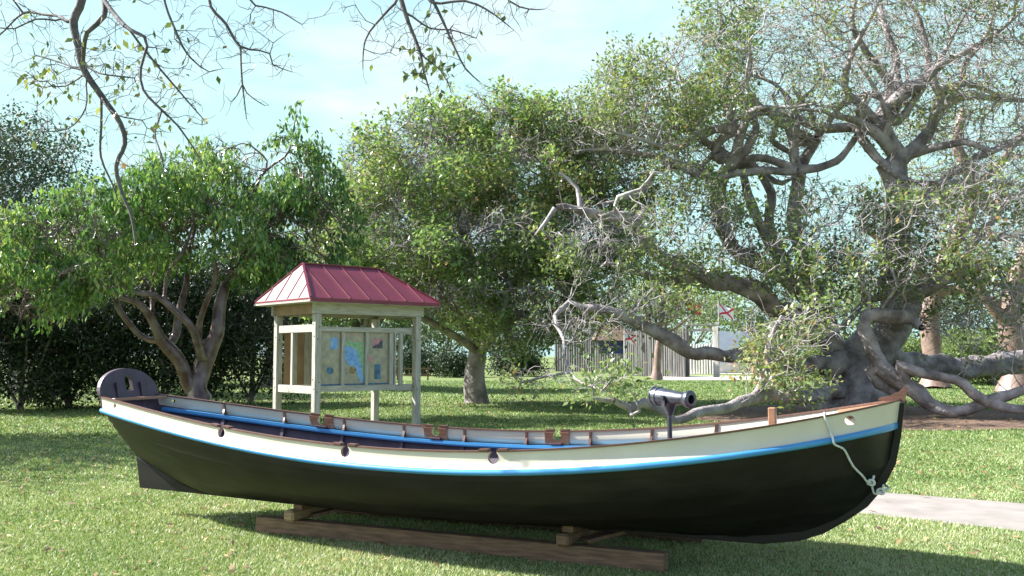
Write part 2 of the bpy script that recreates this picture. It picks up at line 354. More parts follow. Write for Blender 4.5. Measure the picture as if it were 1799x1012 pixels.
for side in (-1, 1):
    mb = MB()
    for j in range(NS):
        v0, v1 = j/NS, (j+1)/NS; P = []
        for t in TT:
            row = [hull_off(t, v0, side, .0)]
            for k in range(5):
                f = k/4; row.append(hull_off(t, v0+(v1-v0)*f, side, .014*(1-f)*min(1, (1-t)*8+.15)))
            P.append(row)
        mb.grid(P)
    o = mb.build('hull_planking', M['black'], boat); soft(o, 22)
    mb = MB(); mb.grid([[hull_off(t, k/20, side, -.02) for k in range(21)] for t in TT])
    mb.build('inner_planking', M['purple'], boat, smooth=True)
def wash_pt(t, f, side, inner=0):
    """f 0 at the rub rail .. 1 at the gunwale"""
    bb = bs(t)+(br(t)-bs(t))*max(0, 1-f/.45)**1.6
    bb = max(bb-inner, .004)
    xT = ((1.19-(zr(t)+hw(t)*f))*RK+X0)*(1-t); xs = xstem(zr(1)+hw(1)*f)-.012
    return Vector(((0+xT)+t*(xs-xT), side*bb, zr(t)+hw(t)*f))
def t_at(px, side):
    best = None
    for i in range(400):
        t = i/399; p = wash_pt(t, 1, side); c, s = math.cos(-TH), math.sin(-TH)
        X = OX+c*p.x-s*p.y; Y = OY+s*p.x+c*p.y; D = Y*_c+(p.z-EYE)*_s; q = CX+F*X/D
        if best is None or abs(q-px) < best[0]: best = (abs(q-px), t)
    return best[1]
notch = {-1: [t_at(389, -1), t_at(606, -1), t_at(868, -1)], 1: [t_at(567, 1), t_at(768, 1), t_at(980, 1)]}
TW = sorted(set([i/140 for i in range(141)]))
for side in (-1, 1):
    fs = [0, .08, .18, .3, .45, .7, 1]
    def rib(t, i0, i1): return [wash_pt(t, f, side) for f in fs]+[wash_pt(t, f, side, .018) for f in fs[::-1]]
    me = MB().grid([rib(t, 0, 0) for t in TW], close=True).mesh('washstrake')
    cu = MB()
    for t in notch[side]:
        p = wash_pt(t, 1, side); n = Vector((0, 1, 0))
        cu.cyl(p+Vector((0, -.2, -.04)), p+Vector((0, .2, -.04)), .044, seg=24)
    cu2 = MB()
    for t in notch[side]:
        p = wash_pt(t, 1, side); cu2.box(p+Vector((0, 0, .02)), (.056, .4, .1))
    for px, rr in (((1497, .034), (200, .022)) if side < 0 else ((1497, .034), (305, .022))):
        t = t_at(px, side); p = wash_pt(t, .62, side); cu.cyl(p+Vector((0, -.12, 0)), p+Vector((0, .12, 0)), rr, seg=24)
    me = cut(me, cu); me = cut(me, cu2)
    o = link('washstrake', me, M['cream'], boat); soft(o, 40)
    # gunwale cap
    def cap(t):
        a = wash_pt(t, 1, side); w0, w1 = .012, .030
        y0 = abs(a.y)+w0; y1 = max(abs(a.y)-w1, .002)
        return [(a.x, side*y0, a.z+.001), (a.x, side*y0, a.z+.014), (a.x, side*y1, a.z+.014), (a.x, side*y1, a.z+.001)]
    me = MB().grid([cap(t) for t in TW], close=True).mesh('gunwale')
    cu = MB()
    for t in notch[side]:
        p = wash_pt(t, 1, side); cu.box(p, (.062, .4, .1))
    me = cut(me, cu); link('gunwale', me, M['capwood'], boat)
    for t in notch[side]:
        for sg in (-1, 1):
            p0 = wash_pt(t, 1, side); mb = MB()
            dt = .115/LB
            q = wash_pt(t+sg*dt, 1, side)
            mb.bar((p0.x+sg*.035, q.y*.3+p0.y*.7-side*.008, p0.z+.020), (q.x, q.y-side*.008, q.z+.0205), .05, .012)
            mb.build('rowlock_cheek', M['capwood'], boat)
        # pad behind
        rows = []
        for i in range(9):
            tt = t+(i-4)*.034/LB*.9
            rows.append([wash_pt(tt, .04, side, .0185), wash_pt(tt, .985, side, .0185), wash_pt(tt, .985, side, .045), wash_pt(tt, .04, side, .045)])
        me = MB().grid(rows, close=True).mesh('rowlock_pad')
        p = wash_pt(t, 1, side); c1 = MB().cyl(p+Vector((0, -.2, -.04)), p+Vector((0, .2, -.04)), .044, seg=24)
        me = cut(me, c1); me = cut(me, MB().box(p+Vector((0, 0, .02)), (.056, .4, .1)))
        link('rowlock_pad', me, M['tanwood'], boat)
        a = wash_pt(t-.06/LB, 0, side, .075); b = wash_pt(t+.06/LB, 0, side, .075)
        MB().bar(a+Vector((0, 0, .012)), b+Vector((0, 0, .012)), .03, .02, bev=.003).build('rowlock_chock', M['purple'], boat)
    # blue rails
    rows = []
    for t in TW:
        a = wash_pt(t, 0, side); sc = min(1, (1-t)*14+.45)
        y = abs(a.y); pr = [(-.004, .002), (.012, .004), (.026*sc, -.004), (.033*sc, -.016), (.031*sc, -.029), (.020*sc, -.039), (.004, -.043), (-.012, -.040)]
        rows.append([(a.x, side*max(y+u, .003), a.z+w) for u, w in pr])
    o = MB().grid(rows, close=True).build('rubbing_strake', M['blue'], boat); soft(o, 50)
    rows = []
    for i in range(121):
        t = .015+.90*i/120; a = wash_pt(t, 0, side); y = abs(a.y)
        rows.append([(a.x, side*(y-.021), a.z-.004), (a.x, side*(y-.085), a.z-.004), (a.x, side*(y-.088), a.z-.03), (a.x, side*(y-.082), a.z-.045), (a.x, side*(y-.030), a.z-.045)])
    MB().grid(rows, close=True).build('riser', M['blue'], boat)
    # ribs and knees
    xs_r = [.75, 1.40, 2.05, 2.70, 3.35, 4.0, 4.65, 5.25, 5.85, 6.35]
    for x in xs_r:
        t = x/LB; P = []
        for k in range(13):
            v = .96-k*.9/12
            c = [hull_off(t+du/LB, v, side, o_) for du, o_ in ((-.016, -.0185), (.016, -.0185), (.016, -.05), (-.016, -.05))]
            P.append(c)
        MB().grid(P, close=True).build('rib', M['purple'], boat)
        if min(abs(t-q) for q in notch[side]) > .024:
            a0 = wash_pt(t, .05, side, .0185); a1 = wash_pt(t, .97, side, .0185)
            pts = [a0+Vector((0, 0, 0)), a0+Vector((0, -side*.060, 0)), a0+Vector((0, -side*.052, .022)), a0.lerp(a1, .5)+Vector((0, -side*.024, 0)), a1+Vector((0, -side*.016, 0)), a1]
            MB().prism([p+Vector((-.012, 0, 0)) for p in pts], (.024, 0, 0)).build('knee', M['capwood'], boat)
# keel, stem, skeg
prof = [(.20, .27), (.9, .255), (2.0, .222), (4.0, .205), (5.6, .195), (6.35, .192), (6.62, .235), (6.79, .30), (6.955, .404), (7.10, .515), (7.208, .65), (7.298, .83), (7.338, 1.03), (7.370, 1.266), (7.40, 1.385)]
inn = [(7.36, 1.385), (7.355, 1.36), (7.325, 1.335), (7.27, 1.308), (7.20, 1.292), (7.185, 1.278), (7.31, 1.262), (7.29, 1.03), (7.255, .86), (7.17, .70), (7.05, .58), (6.88, .47), (6.70, .37), (6.5, .29), (6.2, .26), (4, .26), (2, .28), (1.1, .30), (.6, .42), (.14, .60)]
low = [p for p in prof if p[1] < 1.25]; up = [(7.185, 1.281), (7.20, 1.296), (7.27, 1.312), (7.325, 1.338), (7.355, 1.365), (7.395, 1.39), (7.368, 1.27)]
MB().prism([(x, -.028, z) for x, z in low+[(7.366, 1.262), (7.31, 1.262)]+inn[7:]], (0, .056, 0)).build('keel_and_stem', M['black'], boat)
MB().prism([(x, -.024, z) for x, z in up+[(7.345, 1.270), (7.25, 1.272)]], (0, .048, 0)).build('stemhead', M['capwood'], boat)
# breasthook
bh = [wash_pt(t, 1, 1, .022) for t in (.935, .955, .975, .992)]; bl = [wash_pt(t, 1, -1, .022) for t in (.992, .975, .955, .935)]
mid = Vector((wash_pt(.955, 1, 1).x, 0, wash_pt(.955, 1, 1).z))
MB().prism([p+Vector((0, 0, -.03)) for p in bh+bl]+[mid+Vector((0, 0, -.03))], (0, 0, .026)).build('breasthook', M['tanwood'], boat)
# transom with an arched top and a small arched opening
def tz(y, z): return ((1.19-z)*RK+X0, y, z)
br0 = br(0); pts = []
for i in range(0, 13):
    v = i/12; q = hull_pt(0, v, 1); pts.append((max(q.y+.004, .03), q.z))
pts += [(bs(0)+.008, zs(0)-.02), (bs(0)+.006, zs(0)+.012)]
arch = [(.39*math.cos(a), zs(0)+.02+.262*math.sin(a)**.9) for a in [math.pi/2*i/12 for i in range(13)]]
half = pts+arch
full = half+[(-y, z) for y, z in half[::-1][1:]]
me = MB().prism([tz(y, z) for y, z in full], (.042, 0, .0)).mesh('transom')
cu = MB().box((0, 0, 1.295), (.6, .095, .10)); me = cut(me, cu)
me = cut(me, MB().cyl((-.3, 0, 1.345), (.3, 0, 1.345), .0474, seg=24))
tr = link('transom', me, M['purple'], boat)
for y in (-.16, .16):
    MB().bar((.063, y, 1.02), (.02-.055+.035, y, 1.33), .05, .014, up=(1, 0, 0)).build('batten', M['purple'], tr)
MB().box((.12, 0, 1.165), (.09, .70, .028), bev=.004).build('stern_bench', M['tanwood'], boat)
# floor boards and a low thwart line
rows = []
for i in range(61):
    t = .1+.8*i/60; h = hull_pt(t, .30, 1); rows.append([(h.x, -max(h.y-.03, .02), h.z+.02), (h.x, max(h.y-.03, .02), h.z+.02), (h.x, max(h.y-.03, .02), h.z), (h.x, -max(h.y-.03, .02), h.z)])
MB().grid(rows, close=True).build('floor', M['purple'], boat)
# forward deck beam and a mooring post
mb = MB(); mb.box((6.44, .0, 1.10), (.055, .07, .22), bev=.006); mb.build('mooring_post', M['tanwood'], boat)
MB().bar((6.44, -.36, 1.045), (6.44, .36, 1.045), .09, .03).build('deck_beam', M['tanwood'], boat)
MB().bar((5.55, -.70, .86), (5.55, .70, .86), .12, .03).build('thwart', M['tanwood'], boat)
# ------------------------------------------------------------------ swivel gun
def bl2w(x, y, z=0):
    c, s = math.cos(-TH), math.sin(-TH); return Vector((OX+c*x-s*y, OY+s*x+c*y, z))
g0 = bl2w(5.65, .0)
gun = thing('swivel_gun', 'small black iron swivel gun on a post inside the boat', 'cannon', (g0.x, g0.y, .6))
MB().cyl((0, 0, -.32), (0, 0, .57), .019, seg=18).build('post', M['iron'], gun, smooth=False)
soft(bpy.data.objects['post'])
ax = Vector((.60, -.80, -.035)).normalized()
mb = MB(); mb.lathe([(-.10, .021), (-.085, .028), (-.03, .052), (.0, .062), (.006, .050)], (0, 0, .63), (0, 0, 1), 24)
pr = ax.cross(Vector((0, 0, 1))).normalized()
for s_ in (-1, 1): mb.bar(pr*.068*s_+Vector((0, 0, .60)), pr*.068*s_+Vector((0, 0, .68)), .035, .012, up=pr)
soft(mb.build('yoke', M['iron'], gun))
bp_ = Vector((0, 0, .672))
mb = MB(); mb.lathe([(-0.2173, 0.0000), (-0.2120, 0.0209), (-0.1961, 0.0255), (-0.1855, 0.0174), (-0.1781, 0.0348), (-0.1696, 0.0719), (-0.1537, 0.0777), (-0.1484, 0.0777), (-0.1452, 0.0719), (-0.1166, 0.0719), (-0.1134, 0.0766), (-0.1007, 0.0766), (-0.0975, 0.0696), (0.0212, 0.0603), (0.1590, 0.0476), (0.1643, 0.0534), (0.1749, 0.0545), (0.1908, 0.0650), (0.2120, 0.0684), (0.2247, 0.0673), (0.2290, 0.0603), (0.2300, 0.0348), (0.1060, 0.0325), (0.1060, 0.0000)], bp_, ax, 36)
mb.cyl(bp_-pr*.085, bp_+pr*.085, .016)
soft(mb.build('barrel', M['iron'], gun), 30)
# ------------------------------------------------------------------ rope
def near_hull(t, v, o=.014): return hull_off(t, v, -1, o)
t0 = t_at(1449, -1); pts = []
GRID = []
for i in range(120):
    t = .72+.28*i/119
    for k in range(50): GRID.append(near_hull(t, k/49, .020))
GA = np.array([tuple(bl2w(q.x, q.y, q.z)) for q in GRID])
def on_hull(px, py):
    D = GA[:, 1]*_c+(GA[:, 2]-EYE)*_s; U = -GA[:, 1]*_s+(GA[:, 2]-EYE)*_c
    return GRID[int(np.argmin((CX+F*GA[:, 0]/D-px)**2+(CY-F*U/D-py)**2))].copy()
a = wash_pt(t0, 1, -1)
pts += [a+Vector((0, .09, -.03)), a+Vector((0, .03, .024)), a+Vector((.002, -.024, .016))]
a2 = wash_pt(t0+.006, .4, -1); pts += [a2+Vector((0, -.014, 0))]
a3 = wash_pt(t0+.010, 0, -1); pts += [a3+Vector((0, -.045, -.008)), a3+Vector((.012, -.048, -.045))]
pts += [on_hull(px, py) for px, py in ((1484, 792), (1493, 808), (1503, 822), (1514, 835), (1524, 846))]
K1 = on_hull(1529, 850)+Vector((0, -.006, 0)); pts += [K1, Vector((7.15, -.055, .615)), Vector((7.205, -.044, .635)), Vector((7.245, 0, .65)), Vector((7.21, .045, .67)), Vector((7.1, .09, .70))]
def catm(P, n=6):
    P = [Vector(p) for p in P]; o = []
    for i in range(len(P)-1):
        a, b, c, d = P[max(i-1, 0)], P[i], P[i+1], P[min(i+2, len(P)-1)]
        for k in range(n):
            t = k/n; o.append(.5*((2*b)+(c-a)*t+(2*a-5*b+4*c-d)*t*t+(3*b-3*c+d-a)*t*t*t))
    return o+[P[-1]]
cp = catm(pts, 8)
rope = thing('mooring_rope', 'white rope draped over the bow and tied round the stem', 'rope', tuple(bl2w(t0*LB, -.3, 1.1)))
MBt = lambda P, r: MB().tube(P, r, 8)
toW = lambda P: [bl2w(p.x, p.y, p.z) for p in P]
strand = []
wp = toW(cp)
me = MB().tube(wp, .0078, 8).mesh('line', True)
link('line', me, M['rope'], rope, world=True)
for kp in (K1, Vector((7.19, -.046, .63))):
    w = bl2w(kp.x, kp.y, kp.z); kk = []
    for i in range(44):
        a = i/43*6.283*2.2; kk.append(w+Vector((.019*math.cos(a)+.006*math.sin(a*.5), -.006+.012*math.sin(a*.7), .019*math.sin(a)+.006*(i/43))))
    kk += [kk[-1]+Vector((.004, -.008, .012)), kk[-1]+Vector((.006, -.010, .030))]
    link('knot', MB().tube(kk, .0085, 6).mesh('knot', True), M['rope'], rope, world=True)
# ------------------------------------------------------------------ cradle
A = np.array([-2.33, 8.65]); B = np.array([1.12, 7.05]); dr = (B-A)/np.linalg.norm(B-A); nr = np.array([-dr[1], dr[0]])
LR = float(np.linalg.norm(B-A)); cang = math.atan2(dr[1], dr[0])
cr = thing('boat_cradle', 'rough brown timber cradle of long beams and cross pieces under the boat', 'cradle', (A[0], A[1], 0), cang)
for y in (0.065, 1.25):
    MB().box((LR/2, y, .07), (LR, .12, .14), bev=.006).build('runner', M['timber'], cr)
for x in (.42, 3.02):
    cb = MB().box((x, .64, .188), (.11, 1.42, .095), bev=.018).build('cross_beam', M['timber_pale'] if x < 1 else M['timber'], cr)
for x, hgt in ((.45, .37), (3.03, .345)):
    for y, sg in ((.03, 1), (1.26, -1)):
        pl = [(x-.045, y, .235), (x-.045, y, hgt), (x-.045, y+sg*.035, hgt), (x-.045, y+sg*.12, hgt-.06), (x-.045, y+sg*.19, .235)]
        MB().prism(pl, (.09, 0, 0)).build('chock', M['timber'], cr)
for y0, y1, x in ((.14, .44, 3.10), (1.2, .9, 3.10)):
    MB().bar((x+.03, y0, .16), (x+.24, y1, .20), .11, .028).build('brace', M['timber'], cr)
MB().bar((.50, .16, .165), (.72, .42, .22), .10, .028).build('brace', M['timber'], cr)
# ================================================================== KIOSK
KA = R(41.7); k0 = (-3.53, 17.0)
ki = thing('notice_kiosk', 'wooden information kiosk with a hipped dark red metal roof behind the boat', 'kiosk', (k0[0], k0[1], 0), KA)
PW = .125; KX, KY = 2.22, 1.45; HB = 2.36
for (x, y) in ((0, 0), (KX, 0), (0, KY), (KX, KY)):
    p = MB().box((x, y, HB/2), (PW, PW, HB), bev=.006).build('post', M['pine'], ki)
    for z, k in ((.95, -1), (1.12, 1), (1.9, -1), (2.12, 1)):
        MB().cyl((x+.02*k, y-PW/2-.006, z), (x+.02*k, y-PW/2+.01, z+.0), .011, seg=8).build('bolt', M['bolt'], p)
        MB().cyl((x-PW/2-.006, y+.02*k, z+.05), (x-PW/2+.01, y+.02*k, z+.05), .011, seg=8).build('bolt', M['bolt'], p)
HT = HB+.22
for (a, b) in (((-.12, -.045), (KX+.12, -.045)), ((-.12, KY+.045), (KX+.12, KY+.045))):
    MB().bar((a[0], a[1], (HB+HT)/2+.001), (b[0], b[1], (HB+HT)/2+.001), .045, HT-HB-.002, bev=.003).build('roof_beam', M['pine_h'], ki)
for x in (-.0445, KX+.0445):
    o = MB().bar((x, .0, (HB+HT)/2), (x, KY, (HB+HT)/2), .045, HT-HB, bev=.003).build('roof_beam', M['soffit'] if x < 0 else M['pine_h'], ki)
def rails(y0, side=True):
    pass
for z in (.98, 2.10):     # left side rails, right side rails
    for x in (-.005, KX+.005):
        MB().box((x, KY/2, z), (.06, KY-PW-.004, .14 if x < 1 else .12), bev=.004).build('side_rail', M['pine_h'], ki)
    MB().box((KX/2, KY+.01, z), (KX-PW-.004, .05, .12), bev=.004).build('back_rail', M['pine_h'], ki)
for y in (.50, ):
    MB().box((-.002, KY-.58, 1.54), (.05, .07, .975), bev=.003).build('side_stile', M['pine'], ki)
# display case on the front, and the board lining at the back
fx0, fx1 = .068, 1.70
zf0, zf1 = .945, 2.13
case = MB().box(((fx0+fx1)/2, .03, (zf0+zf1)/2), (fx1-fx0, .02, zf1-zf0-.02)).build('display_board', M['soffit'], ki)
MB().box(((fx0+fx1)/2, -.012, zf1-.045), (fx1-fx0, .062, .09), bev=.004).build('frame_rail', M['pine_h'], ki)
MB().box(((fx0+fx1)/2, -.012, zf0+.055), (fx1-fx0, .062, .11), bev=.004).build('frame_rail', M['pine_h'], ki)
panes = [(.09, .50), (.575, 1.02), (1.09, 1.56)]
for x in (.537, 1.055, 1.61):
    MB().box((x, -.010, (zf0+zf1)/2+.01), (.062 if x < 1.5 else .085, .056, zf1-zf0-.205), bev=.003).build('frame_stile', M['pine'], ki)
MB().box((1.685, -.012, (zf0+zf1)/2), (.03, .075, zf1-zf0), bev=.003).build('frame_stile', M['pine'], ki)
MB().box((1.86, .03, 1.54), (.08, .05, 1.0), bev=.003).build('frame_stile', M['pine'], ki)
for z in (.99, 2.08): MB().box((1.94, .055, z), (.42, .045, .12), bev=.003).build('front_rail', M['pine_h'], ki)
y_ = .0175; zb, zt = 1.06, 2.035
def flat(name, pts, lay, m, par): return MB().prism([(x, y_-.003*lay, z) for x, z in pts], (0, -.002, 0)).build(name, m, par)
for i, (a, b) in enumerate(panes):
    po = flat('poster', [(a, zb), (b, zb), (b, zt), (a, zt)], 0, M['parch'], ki)
    def circ(cx, cz, r, ry=None): return [(cx+r*math.cos(6.283*k/20), cz+(ry or r)*math.sin(6.283*k/20)) for k in range(20)]
    flat('border_strip', [(a, zb), (b, zb), (b, zb+.025), (a, zb+.025)], 1, M['bluepic'], po)
    if i == 0:
        flat('picture', [(a+.20, 1.72), (a+.36, 1.72), (a+.36, 1.93), (a+.20, 1.93)], 1, M['sea'], po)
        flat('picture', circ(a+.20, 1.33, .075, .065), 1, M['bluepic'], po)
    if i == 1:
        sea = [(a+.01, 1.80), (a+.06, 1.785), (a+.14, 1.77), (a+.22, 1.74), (a+.28, 1.69), (a+.32, 1.60), (a+.36, 1.48), (a+.40, 1.36), (a+.425, 1.24), (a+.44, 1.12), (a+.38, 1.10), (a+.33, 1.18), (a+.26, 1.30), (a+.17, 1.40), (a+.08, 1.45), (a+.02, 1.55)]
        ld = [(a+.02, 1.90), (a+.10, 1.88), (a+.25, 1.84), (a+.44, 1.86), (a+.444, 1.12), (a+.425, 1.24), (a+.40, 1.36), (a+.36, 1.48), (a+.32, 1.60), (a+.28, 1.69), (a+.22, 1.74), (a+.14, 1.77), (a+.06, 1.785), (a+.01, 1.80)]
        flat('map_land', ld[:], 1, M['land'], po); flat('map_sea', sea, 2, M['sea'], po)
        flat('picture', circ(a+.20, 1.33, .07), 3, M['goldpic'], po); flat('title_strip', [(a+.08, 1.975), (a+.34, 1.975), (a+.34, 1.985), (a+.08, 1.985)], 1, M['redpic'], po)
    if i == 2:
        flat('picture', [(a+.11, 1.74), (a+.34, 1.74), (a+.34, 1.93), (a+.11, 1.93)], 1, M['redpic'], po)
        flat('picture', [(a+.11, 1.74), (a+.34, 1.74), (a+.34, 1.88), (a+.30, 1.90), (a+.24, 1.82), (a+.16, 1.80), (a+.11, 1.77)], 2, M['darkpic'], po)
        flat('picture', circ(a+.075, 1.54, .05), 1, M['redpic'], po)
        flat('picture', [(a+.16, 1.16), (a+.30, 1.16), (a+.30, 1.44), (a+.16, 1.44)], 1, M['bluepic'], po)
for k in range(9):
    MB().box((.18+k*.145, KY-.035, 1.54), (.14, .022, 1.0), bev=.002).build('back_board', M['pine'] if k % 2 else M['soffit'], ki)
# hip roof
ex, ey = .33, .33; zE = HT+.05; zR_ = 3.33
rx0, rx1 = .10, KX-.42; ry = KY/2
c = [(-ex, -ey, zE), (KX+ex, -ey, zE), (KX+ex, KY+ey, zE), (-ex, KY+ey, zE)]; r0, r1 = (rx0, ry, zR_), (rx1, ry, zR_)
bm = bmesh.new(); vv = [bm.verts.new(p) for p in c+[r0, r1]]
for f in ((0, 1, 5, 4), (1, 2, 5), (2, 3, 4, 5), (3, 0, 4)): bm.faces.new([vv[i] for i in f])
low_ = [bm.verts.new((p[0], p[1], p[2]-.03)) for p in c]
for i in range(4): bm.faces.new((vv[i], low_[i], low_[(i+1) % 4], vv[(i+1) % 4]))
bm.faces.new(low_); bmesh.ops.recalc_face_normals(bm, faces=bm.faces)
me = bpy.data.meshes.new('roof'); bm.to_mesh(me); bm.free(); rf = link('roof', me, M['roof'], ki)
def seam(a, b, w=.025, h=.03): MB().bar(Vector(a)+Vector((0, 0, .013)), Vector(b)+Vector((0, 0, .013)), w, h).build('roof_seam', M['roof'], rf)
for (a, b) in ((c[0], r0), (c[1], r1), (c[2], r1), (c[3], r0), (r0, r1)): seam(a, b, .04, .022)
n_ = 7
for sy, ye in ((1, -ey), (-1, KY+ey)):
    for i in range(1, n_):
        x = -ex+(KX+2*ex)*i/n_
        f = 1.0 if rx0 <= x <= rx1 else ((x+ex)/(rx0+ex) if x < rx0 else (KX+ex-x)/(KX+ex-rx1))
        seam((x, ye, zE), (x, ye+(ry-ye)*f*.985, zE+(zR_-zE)*f*.985), .012, .014)
for xe, rx in ((-ex, rx0), (KX+ex, rx1)):
    for i in range(1, 5):
        y = -ey+(KY+2*ey)*i/5; f = 1-abs(y-ry)/(ry+ey)
        seam((xe, y, zE), (xe+(rx-xe)*f, y, zE+(zR_-zE)*f), .012, .014)
MB().box((KX/2, KY/2, zE-.055), (KX+2*ex-.03, KY+2*ey-.03, .045)).build('soffit', M['pine_h'], ki)
for (a, b) in ((c[0], c[1]), (c[1], c[2]), (c[2], c[3]), (c[3], c[0])):
    v = (Vector(b)-Vector(a)).normalized(); nrm = Vector((v.y, -v.x, 0))
    MB().bar(Vector(a)+nrm*-.01+Vector((0, 0, -.045)), Vector(b)+nrm*-.01+Vector((0, 0, -.045)), .012, .05).build('fascia', M['pine_h'] if abs(v.y) > .5 else M['roof'], rf)
# ================================================================== TREES
def resample(P, step, rad):
    P = np.array(P, float); rad = np.array(rad, float); o = []; q = []
    n = len(P)
    for i in range(n-1):
        a, b, c_, d = P[max(i-1, 0)], P[i], P[i+1], P[min(i+2, n-1)]
        m = max(1, int(np.linalg.norm(c_-b)/step+.5))
        for k in range(m):
            t = k/m; o.append(.5*((2*b)+(c_-a)*t+(2*a-5*b+4*c_-d)*t*t+(3*b-3*c_+d-a)*t**3)); q.append(rad[i]*(1-t)+rad[i+1]*t)
    o.append(P[-1]); q.append(rad[-1])
    return np.array(o), np.array(q)
def grow(guides, atts, step, tip, di=None, dk=None, iters=90, seed=0, expo=2.3, wig=.35, gnarl=.5, maxn=9000, rmax=None):
    """guides: [[(px,py,d,rpx),...],...]; atts: array of attraction points.  returns pos, parent, rad, isguide"""
    g = np.random.default_rng(seed)
    di = di or step*9; dk = dk or step*1.6
    pos = []; par = []; gr = []
    for gi, gd in enumerate(guides):
        P = [P3(*q[:3]) for q in gd]; rd = [q[3]*q[2]/F for q in gd]
        o, r = resample(P, step, rd); ph = g.uniform(0, 6.28, 3)
        s = np.arange(len(o))*step
        amp = gnarl*np.minimum(r*.55+step*.12, step*.8)
        if gi > 0: amp = amp*np.minimum(1, s/(step*3))
        else: amp = amp*np.minimum(1, s/(step*5))
        o = o+np.stack([np.sin(s/(r.mean()*7+.25)+ph[0])+.5*np.sin(s*2.3/(r.mean()*7+.25)+ph[1]), np.sin(s*1.3/(r.mean()*7+.25)+ph[1]), np.sin(s*.9/(r.mean()*7+.25)+ph[2])], 1)*amp[:, None]
        if gi == 0:
            last = -1; st = 0
        else:
            A_ = np.array(pos); dd = np.linalg.norm(A_-o[0], axis=1); last = int(dd.argmin()); st = 1
            if dd.min() > step*1.5:
                m = int(dd.min()/step)
                for k in range(1, m+1):
                    pos.append(A_[last]*(1-k/(m+1))+o[0]*k/(m+1)); par.append(last if k == 1 else len(pos)-2); gr.append(r[0])
                last = len(pos)-1; st = 0
        for k in range(st, len(o)):
            pos.append(o[k]); par.append(last); gr.append(r[k]); last = len(pos)-1
    ng = len(pos); pos = np.array(pos); par = list(par)
    at = np.array(atts)
    near = np.full(len(at), -1); nd = np.full(len(at), 1e9)
    def upd(idx0):
        P = pos[idx0:]
        for s0 in range(0, len(at), 4000):
            D = np.linalg.norm(at[s0:s0+4000, None, :]-P[None], axis=2); j = D.argmin(1); d = D[np.arange(len(j)), j]
            k = d < nd[s0:s0+4000]; near[s0:s0+4000][k] = j[k]+idx0; nd[s0:s0+4000][k] = d[k]
    upd(0)
    for it in range(iters):
        k = nd < di
        if it < 3: k = nd < di*3
        if not k.any(): break
        idx = near[k]; v = at[k]-pos[idx]; v /= np.linalg.norm(v, axis=1)[:, None]+1e-9
        u, inv = np.unique(idx, return_inverse=True); S = np.zeros((len(u), 3)); np.add.at(S, inv, v)
        S /= np.linalg.norm(S, axis=1)[:, None]+1e-6
        S += g.normal(0, wig, S.shape); S /= np.linalg.norm(S, axis=1)[:, None]+1e-6
        new = pos[u]+S*step; n0 = len(pos)
        pos = np.concatenate([pos, new]); par += list(u)
        upd(n0)
        keep = nd > dk; at = at[keep]; near = near[keep]; nd = nd[keep]
        if len(at) == 0 or len(pos) > maxn: break
    par = np.array(par); n = len(pos)
    acc = np.zeros(n); nch = np.zeros(n, int)
    for i in range(n-1, -1, -1):
        r = max(acc[i], tip**expo)
        if i < ng: acc[i] = max(gr[i]**expo, min(r, (gr[i]*1.15)**expo))
        else: acc[i] = r
        if par[i] >= 0:
            acc[par[i]] += acc[i]; nch[par[i]] += 1
    rad = acc**(1/expo)
    if rmax: rad[ng:] = np.minimum(rad[ng:], rmax)
    for i in range(ng, n):                        # never thicker than what it grows from
        rad[i] = min(rad[i], rad[par[i]]*.88 if par[i] < ng else rad[par[i]])
    return pos, par, rad, ng
def tubes(pos, par, rad, sides):
    """vectorised tapered tubes; the thickest child shares its parent's ring"""
    n = len(pos); ch = np.where(par >= 0)[0]
    main = np.full(n, -1); order = ch[np.argsort(rad[ch])]; main[par[order]] = order
    d_in = np.zeros((n, 3)); d_in[ch] = pos[ch]-pos[par[ch]]
    nrm = lambda a: a/(np.linalg.norm(a, axis=1)[:, None]+1e-9)
    d_in = nrm(d_in); d_out = np.zeros((n, 3)); hm = main >= 0; d_out[hm] = nrm(pos[main[hm]]-pos[hm]); D = nrm(d_in+d_out+1e-6)
    ref = np.array([.31, .93, .17]); ang = np.arange(sides)*2*np.pi/sides
    def ring(c_, d, r):
        x = nrm(np.cross(d, ref)); y = np.cross(d, x)
        return c_[:, None]+(x[:, None]*np.cos(ang)[None, :, None]+y[:, None]*np.sin(ang)[None, :, None])*r[:, None, None]
    V0 = ring(pos, D, rad)
    side = ch[main[par[ch]] != ch]
    V1 = ring(pos[par[side]], d_in[side], np.minimum(rad[side]*1.25, rad[par[side]]))
    start = par[ch].copy(); sidx = {int(s): n+i for i, s in enumerate(side)}
    start = np.array([sidx.get(int(c_), int(p)) for c_, p in zip(ch, par[ch])])
    k = np.arange(sides); k2 = (k+1) % sides
    a = start[:, None]*sides; b = ch[:, None]*sides
    Fc = np.stack([a+k, a+k2, b+k2, b+k], 2).reshape(-1, 4)
    return np.concatenate([V0, V1]).reshape(-1, 3), Fc
def tube_mesh(name, parts):
    Vs, Fs, o = [], [], 0
    for V, f in parts:
        Vs.append(V); Fs.append(f+o); o += len(V)
    me = npmesh(name, np.concatenate(Vs), np.concatenate(Fs), 4); return me
